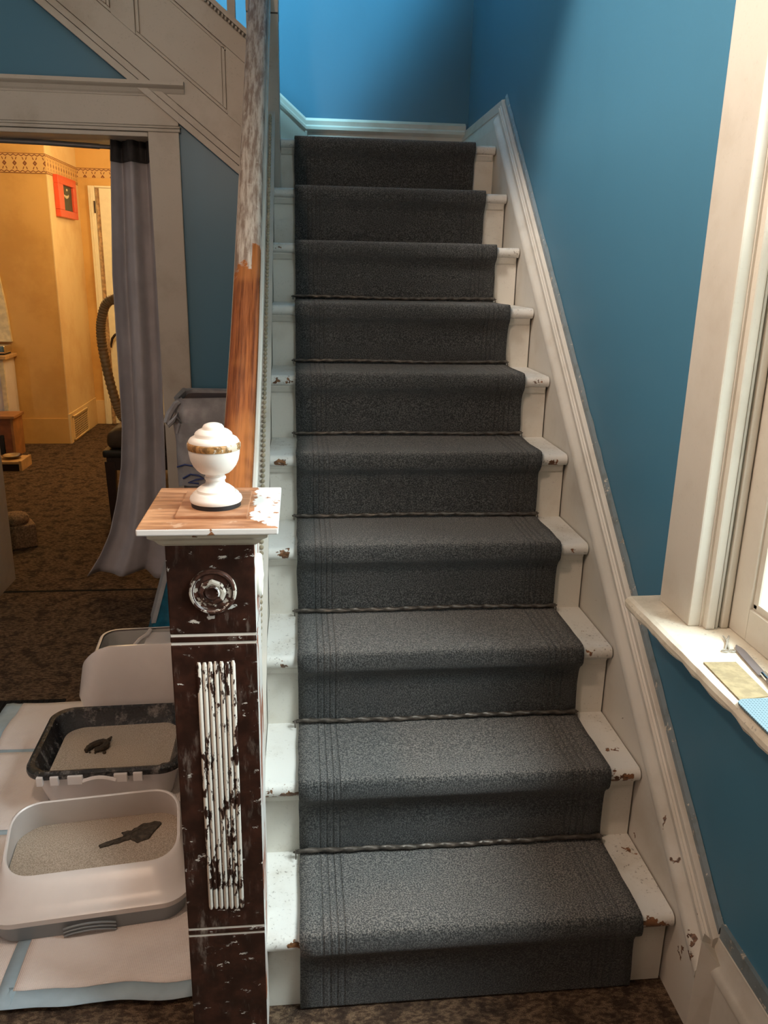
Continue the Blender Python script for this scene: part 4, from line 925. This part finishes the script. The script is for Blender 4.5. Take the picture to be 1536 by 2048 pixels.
# nearest tray: grey base, white rim with a raised back
A = math.radians(6.5); ax, ay = -0.482, 0.372
zb = 0.013
t1 = thing('litter_box', 'nearest litter box with grey base and white rim beside the newel post', 'litter box', (ax, ay, zb), 'cat litter boxes')
tray(t1, ax, ay, A, [(0.02, 0.02, 0.02, zb+0.004, 0), (0.196, 0.155, 0.05, zb, 0), (0.204, 0.163, 0.055, zb+0.005, 0), (0.211, 0.170, 0.06, zb+0.052, 0), (0.214, 0.172, 0.062, zb+0.057, 0)], M['plastic_grey'], 'base')
tray(t1, ax, ay, A, [(0.210, 0.168, 0.06, zb+0.048, 0), (0.219, 0.177, 0.064, zb+0.051, 0), (0.220, 0.178, 0.064, zb+0.064, 0), (0.214, 0.172, 0.062, zb+0.068, 0), (0.211, 0.166, 0.062, (zb+0.069, zb+0.073), 0.0), (0.208, 0.150, 0.065, (zb+0.081, zb+0.093), 0.0), (0.204, 0.132, 0.07, (zb+0.096, zb+0.123), 0.0), (0.199, 0.112, 0.072, (zb+0.111, zb+0.155), -0.001), (0.196, 0.1000, 0.07, (zb+0.117, zb+0.171), -0.002), (0.192, 0.0955, 0.068, (zb+0.118, zb+0.173), -0.002), (0.189, 0.0935, 0.066, (zb+0.115, zb+0.170), -0.002), (0.189, 0.098, 0.066, (zb+0.107, zb+0.155), -0.002), (0.193, 0.122, 0.066, zb+0.091, 0.0), (0.194, 0.137, 0.066, zb+0.060, 0.0)], M['plastic_white'], 'rim', 12)
litter_bed(t1, ax, ay, A, 0.192, 0.135, 0.06, zb+0.077, 4.0)
def round_outline(p):
    for _ in range(2):
        q = []
        for i in range(len(p)):
            a, b = p[i], p[(i+1) % len(p)]
            q += [(a[0]*0.75+b[0]*0.25, a[1]*0.75+b[1]*0.25), (a[0]*0.25+b[0]*0.75, a[1]*0.25+b[1]*0.75)]
        p = q
    return p
def blob(pts, z, th, mat, root, name, smooth=True):
    """irregular flat clump from an outline"""
    pts = round_outline(pts)
    n = len(pts); cx = sum(p[0] for p in pts)/n; cy = sum(p[1] for p in pts)/n
    rings = [[(cx+(p[0]-cx)*s_, cy+(p[1]-cy)*s_, z+h+0.002*mnoise.noise(Vector((p[0]*90, p[1]*90, h*50)))) for p in pts] for s_, h in ((1.0, -0.003), (0.96, th*0.5), (0.75, th), (0.35, th*1.1), (0.05, th*1.1))]
    return obj(name, MB().loft(rings), mat, root, smooth)
def wob(pts, k=3, amp=0.004, seed=0):
    out = []
    for i in range(len(pts)):
        a, b = Vector((*pts[i], 0)), Vector((*pts[(i+1) % len(pts)], 0))
        for j in range(k):
            p = a.lerp(b, j/k); out.append((p.x+amp*mnoise.noise(Vector((p.x*80, p.y*80, seed))), p.y+amp*mnoise.noise(Vector((p.x*80, p.y*80, seed+9)))))
    return out
blob(wob([(-0.485, 0.395), (-0.455, 0.402), (-0.432, 0.424), (-0.440, 0.440), (-0.415, 0.447), (-0.390, 0.470), (-0.352, 0.478), (-0.345, 0.466), (-0.368, 0.410), (-0.392, 0.398), (-0.412, 0.412), (-0.440, 0.398), (-0.478, 0.386)], 4, 0.006), zb+0.082, 0.004, M['damp'], t1, 'damp_patch').__setitem__('label', 'dark damp patch in the litter')
hd = MB()
for dzz in (0.0, 0.010, 0.020):
    pts = []
    for i in range(13):
        u = -0.055+0.11*i/12; v = -0.172-0.004*math.cos(u*25)
        z_ = zb+0.010+dzz*0.9+0.010*(1-(u/0.055)**2)
        pts.append((ax+u*math.cos(A)-v*math.sin(A), ay+u*math.sin(A)+v*math.cos(A), z_))
    hd.tube(pts, 0.0024, 6)
obj('latch_ridges', hd, M['plastic_grey'], t1, True)
# tray with black liner
bx, by = -0.532, 0.815; A2 = math.radians(1.5)
zb2 = 0.012
t2 = thing('litter_box', 'litter tray with crumpled black liner and clipped rim', 'litter box', (bx, by, zb2), 'cat litter boxes')
tray(t2, bx, by, A2, [(0.02, 0.02, 0.02, zb2+0.004, 0), (0.170, 0.135, 0.05, zb2, 0), (0.198, 0.165, 0.06, zb2+0.108, 0), (0.206, 0.173, 0.06, zb2+0.110, 0), (0.206, 0.173, 0.06, zb2+0.118, 0), (0.190, 0.158, 0.05, zb2+0.118, 0), (0.165, 0.13, 0.05, zb2+0.01, 0)], M['plastic_white'], 'pan')
rings = []
for hx, hy, r_, zq, nz in ((0.2075, 0.1745, 0.06, zb2+0.106, 0.2), (0.2095, 0.1765, 0.062, zb2+0.114, 0.3), (0.2085, 0.1755, 0.062, zb2+0.122, 0.3), (0.200, 0.167, 0.06, zb2+0.127, 0.5), (0.190, 0.158, 0.055, zb2+0.124, 0.8), (0.180, 0.147, 0.05, zb2+0.105, 4.0), (0.168, 0.135, 0.05, zb2+0.082, 4.5), (0.158, 0.124, 0.045, zb2+0.062, 3.0)):
    ring = rrect(bx, by, hx, hy, r_, zq, 14, A2)
    rings.append([(p[0]+0.004*nz*mnoise.noise(Vector((p[0]*22, p[1]*22, zq*12))), p[1]+0.004*nz*mnoise.noise(Vector((p[0]*22+7, p[1]*22, zq*12))), p[2]+0.002*nz*mnoise.noise(Vector((p[0]*30, p[1]*30, 3)))) for p in ring])
obj('bag_liner', MB().loft(rings, True, False), M['liner'], t2, True, label='crumpled black plastic liner folded over the rim')
litter_bed(t2, bx+0.006, by-0.004, A2, 0.166, 0.132, 0.05, zb2+0.075, 9.0)
for u0, u1 in ((-0.165, -0.148), (-0.130, -0.108), (-0.085, -0.045), (0.035, 0.070), (0.085, 0.110)):
    obj('rim_clip', B(bx+u0, bx+u1, by-0.182+u0*0.026, by-0.170+u0*0.026, zb2+0.092, zb2+0.118, 0.002), M['plastic_white'], t2)
obj('rim_clip', MB().tube([(bx-0.045+0.085*i/8, by-0.181, zb2+0.100+0.010*math.sin(PI*i/8)) for i in range(9)], 0.006, 7), M['plastic_white'], t2, True)
lump = MB()
pts = [(-0.612, 0.800), (-0.604, 0.822), (-0.588, 0.836), (-0.571, 0.842), (-0.560, 0.834), (-0.560, 0.818), (-0.572, 0.806), (-0.588, 0.803)]
pts = [Vector((p[0], p[1], zb2+0.088)) for p in pts]
for _ in range(2):
    q = [pts[0]]
    for p0, p1 in zip(pts, pts[1:]): q += [p0*0.75+p1*0.25, p0*0.25+p1*0.75]
    pts = q+[pts[-1]]
lump.tube(pts, [0.003+0.0075*math.sin(PI*(i+0.5)/len(pts))**0.5+0.002*mnoise.noise(Vector((i*0.9, 0, 0))) for i in range(len(pts))], 8)
lump.tube([Vector((-0.565, 0.838, zb2+0.088)), Vector((-0.556, 0.852, zb2+0.090)), Vector((-0.553, 0.864, zb2+0.090))], [0.006, 0.006, 0.003], 7)
for i in range(9):
    lump.sphere((-0.588+random.uniform(-0.03, 0.03), 0.815+random.uniform(-0.02, 0.025), zb2+0.081), random.uniform(0.003, 0.006), 6, 5)
obj('waste_clump', lump, M['clump'], None, True, loc=(-0.585, 0.82, zb2+0.078))
cl = bpy.data.objects['waste_clump']; tag(cl, 'dark brown curled clump on the litter near the left of the black lined tray', 'clump')
blob(wob([(-0.435, 0.708), (-0.41, 0.722), (-0.392, 0.720), (-0.375, 0.738), (-0.368, 0.732), (-0.38, 0.714), (-0.405, 0.704)], 4, 0.008, 6), zb2+0.078, 0.004, M['damp'], t2, 'damp_patch')
# white high-backed box
gx, gy = -0.530, 1.335; A3 = math.radians(4); zb3 = 0.009
t3 = thing('litter_box', 'tall white high sided litter box behind the black lined tray', 'litter box', (gx, gy, zb3), 'cat litter boxes')
def dense(cx, cy, hx, hy, r_, rot, zf):
    base = rrect(0, 0, hx, hy, r_, 0, 8); out = []; c_, s_ = math.cos(rot), math.sin(rot)
    for i in range(len(base)):
        a, b = base[i], base[(i+1) % len(base)]
        k = 8 if i % 9 == 8 else 1
        for j in range(k):
            u, v = a[0]+(b[0]-a[0])*j/k, a[1]+(b[1]-a[1])*j/k
            out.append((cx+u*c_-v*s_, cy+u*s_+v*c_, zf(u, v)))
    return out
def hp_prof(hx, hy, r_, zf_, zb_, sy):
    rings = dense(gx-sy*math.sin(A3), gy+sy*math.cos(A3), hx, hy, r_, A3, lambda u, v: zf_+(zb_-zf_)*(lambda s_: s_*s_*(3-2*s_))(min(1, max(0, (v+hy*0.88)/(hy*0.9))))-(0.075*max(0, ((-u/hx)-0.45)/0.55)**2.5 if v < 0 else 0)*(1 if zf_ > 0.1 else 0))
    return rings
rg = [hp_prof(0.02, 0.02, 0.02, zb3+0.004, zb3+0.004, 0), hp_prof(0.185, 0.215, 0.06, zb3, zb3, 0), hp_prof(0.200, 0.232, 0.065, zb3+0.08, zb3+0.07, 0), hp_prof(0.186, 0.224, 0.065, zb3+0.250, zb3+0.118, 0.012), hp_prof(0.182, 0.220, 0.06, zb3+0.260, zb3+0.122, 0.014), hp_prof(0.174, 0.212, 0.055, zb3+0.260, zb3+0.122, 0.014)]
obj('shell', MB().loft(rg, True, False), M['plastic_white'], t3, True)
obj('inside', MB().loft([hp_prof(0.1735, 0.2115, 0.055, zb3+0.252, zb3+0.116, 0.014), hp_prof(0.165, 0.20, 0.05, zb3+0.02, zb3+0.02, 0.005), hp_prof(0.02, 0.02, 0.02, zb3+0.02, zb3+0.02, 0)], True, False), M['plastic_int'], t3, True)
obj('scoop_ledge', MB().tube([(-0.555, 1.545, zb3+0.12), (-0.560, 1.50, zb3+0.122), (-0.580, 1.47, zb3+0.118), (-0.592, 1.44, zb3+0.112), (-0.575, 1.40, zb3+0.11), (-0.565, 1.36, zb3+0.108)], 0.008, 7).box(-0.56, -0.40, 1.36, 1.54, zb3+0.104, zb3+0.114), M['plastic_white'], t3, True)
# blue bag leaning behind
bg_ = thing('litter_bag', 'blue plastic bag with pale grey side behind the tall white box', 'bag', (-0.43, 1.66, 0.0))
lean = lambda z: 0.30*z
fr = [(-0.596, 1.60), (-0.33, 1.57)]; bk = [(-0.613, 1.69), (-0.35, 1.72)]
def bring(z, pin):
    s_ = lean(z); b_ = 0.012*math.sin(z*11)
    return [(fr[0][0]+s_, fr[0][1]+b_, z), ((fr[0][0]+fr[1][0])/2+s_, fr[0][1]-0.03*pin+b_, z), (fr[1][0]+s_*0.4, fr[1][1], z), (bk[1][0]+s_*0.4, bk[1][1]-0.04*(1-pin), z), ((bk[0][0]+bk[1][0])/2+s_, bk[0][1]+0.03*pin-0.03*(1-pin), z), (bk[0][0]+s_, bk[0][1]-0.05*(1-pin), z)]
zsq = [0.0, 0.08, 0.16, 0.24, 0.32, 0.40, 0.46, 0.50]
obj('bag_body', MB().loft([bring(z, 1-0.8*(z/0.5)**2) for z in zsq]), M['bag_blue'], bg_, True)
gs = MB()
gs.loft([[(fr[0][0]+lean(z)+0.012, fr[0][1]-0.006+0.012*math.sin(z*11), z), (fr[0][0]+lean(z)-0.004, fr[0][1]-0.008+0.012*math.sin(z*11), z), (bk[0][0]+lean(z)-0.004, bk[0][1]-0.05*(z/0.5)**2, z), (bk[0][0]+lean(z)+0.004, bk[0][1]-0.05*(z/0.5)**2, z)] for z in [0.13+0.05*i for i in range(8)]])
obj('side_gusset', gs, M['bag_pale'], bg_, True, label='pale grey side gusset')

# ------------------------------------------------------------------ things on the window sill
SZ = 0.7722
tag(obj('sandpaper', MB().prism([(0.728, -0.180), (0.786, -0.172), (0.792, -0.050), (0.732, -0.047)], 'Z', SZ, SZ+0.0016), M['sand'], None, loc=(0.76, -0.11, SZ)), 'rectangular tan abrasive sheet lying flat on the window sill', 'sheet')
mt = MB().loft([rrect(0.792, -0.285, 0.076, 0.100, 0.016, z, 6) for z in (SZ+0.0018, SZ+0.0055)])
tag(obj('dotted_mat', mt, M['mat'], None, loc=(0.79, -0.28, SZ)), 'pale blue dotted rubber mat at the near end of the sill', 'mat')
kn = thing('table_knife', 'dull table knife lying on the sill below the sash', 'knife', (0.82, -0.08, SZ))
bl = []
for i in range(13):
    u = i/12; y_ = 0.012-0.118*u; x_ = 0.826-0.014*u; hw = 0.0085*math.sqrt(max(0.02, 1-(1-min(1, u*4))**2))
    bl.append([(x_-hw, y_-0.1*hw, SZ+0.003), (x_, y_, SZ+0.0045), (x_+hw, y_+0.1*hw, SZ+0.003), (x_, y_, SZ+0.002)])
obj('blade', MB().loft(bl), M['blade'], kn, True)
obj('ferrule', MB().tube([(0.812, -0.106, SZ+0.006), (0.8095, -0.128, SZ+0.006)], 0.0058, 10), M['chrome'], kn, True)
obj('handle', MB().tube([(0.8095, -0.128, SZ+0.006), (0.805, -0.17, SZ+0.007), (0.800, -0.215, SZ+0.006)], [0.0058, 0.0072, 0.0065], 10), M['blade'], kn, True)
kc = MB()
for s_ in (-1, 1):
    cxk, cyk = 0.8015+s_*0.0068, -0.006
    kc.tube([(cxk+0.0058*math.cos(a), cyk+0.0048*math.sin(a), SZ+0.0015) for a in [2*PI*i/14 for i in range(15)]], 0.0013, 6)
    kc.tube([(cxk-s_*0.003, cyk+0.005, SZ+0.0015), (0.8165-s_*0.0005, 0.028, SZ+0.003), (0.827+s_*0.006, 0.052, SZ+0.0035)], [0.0014, 0.0026, 0.0014], 6)
tag(obj('wire_clip', kc, M['clear'], None, True, loc=(0.81, 0.02, SZ)), 'small clear clip with two loops on the sill near the casing', 'clip')
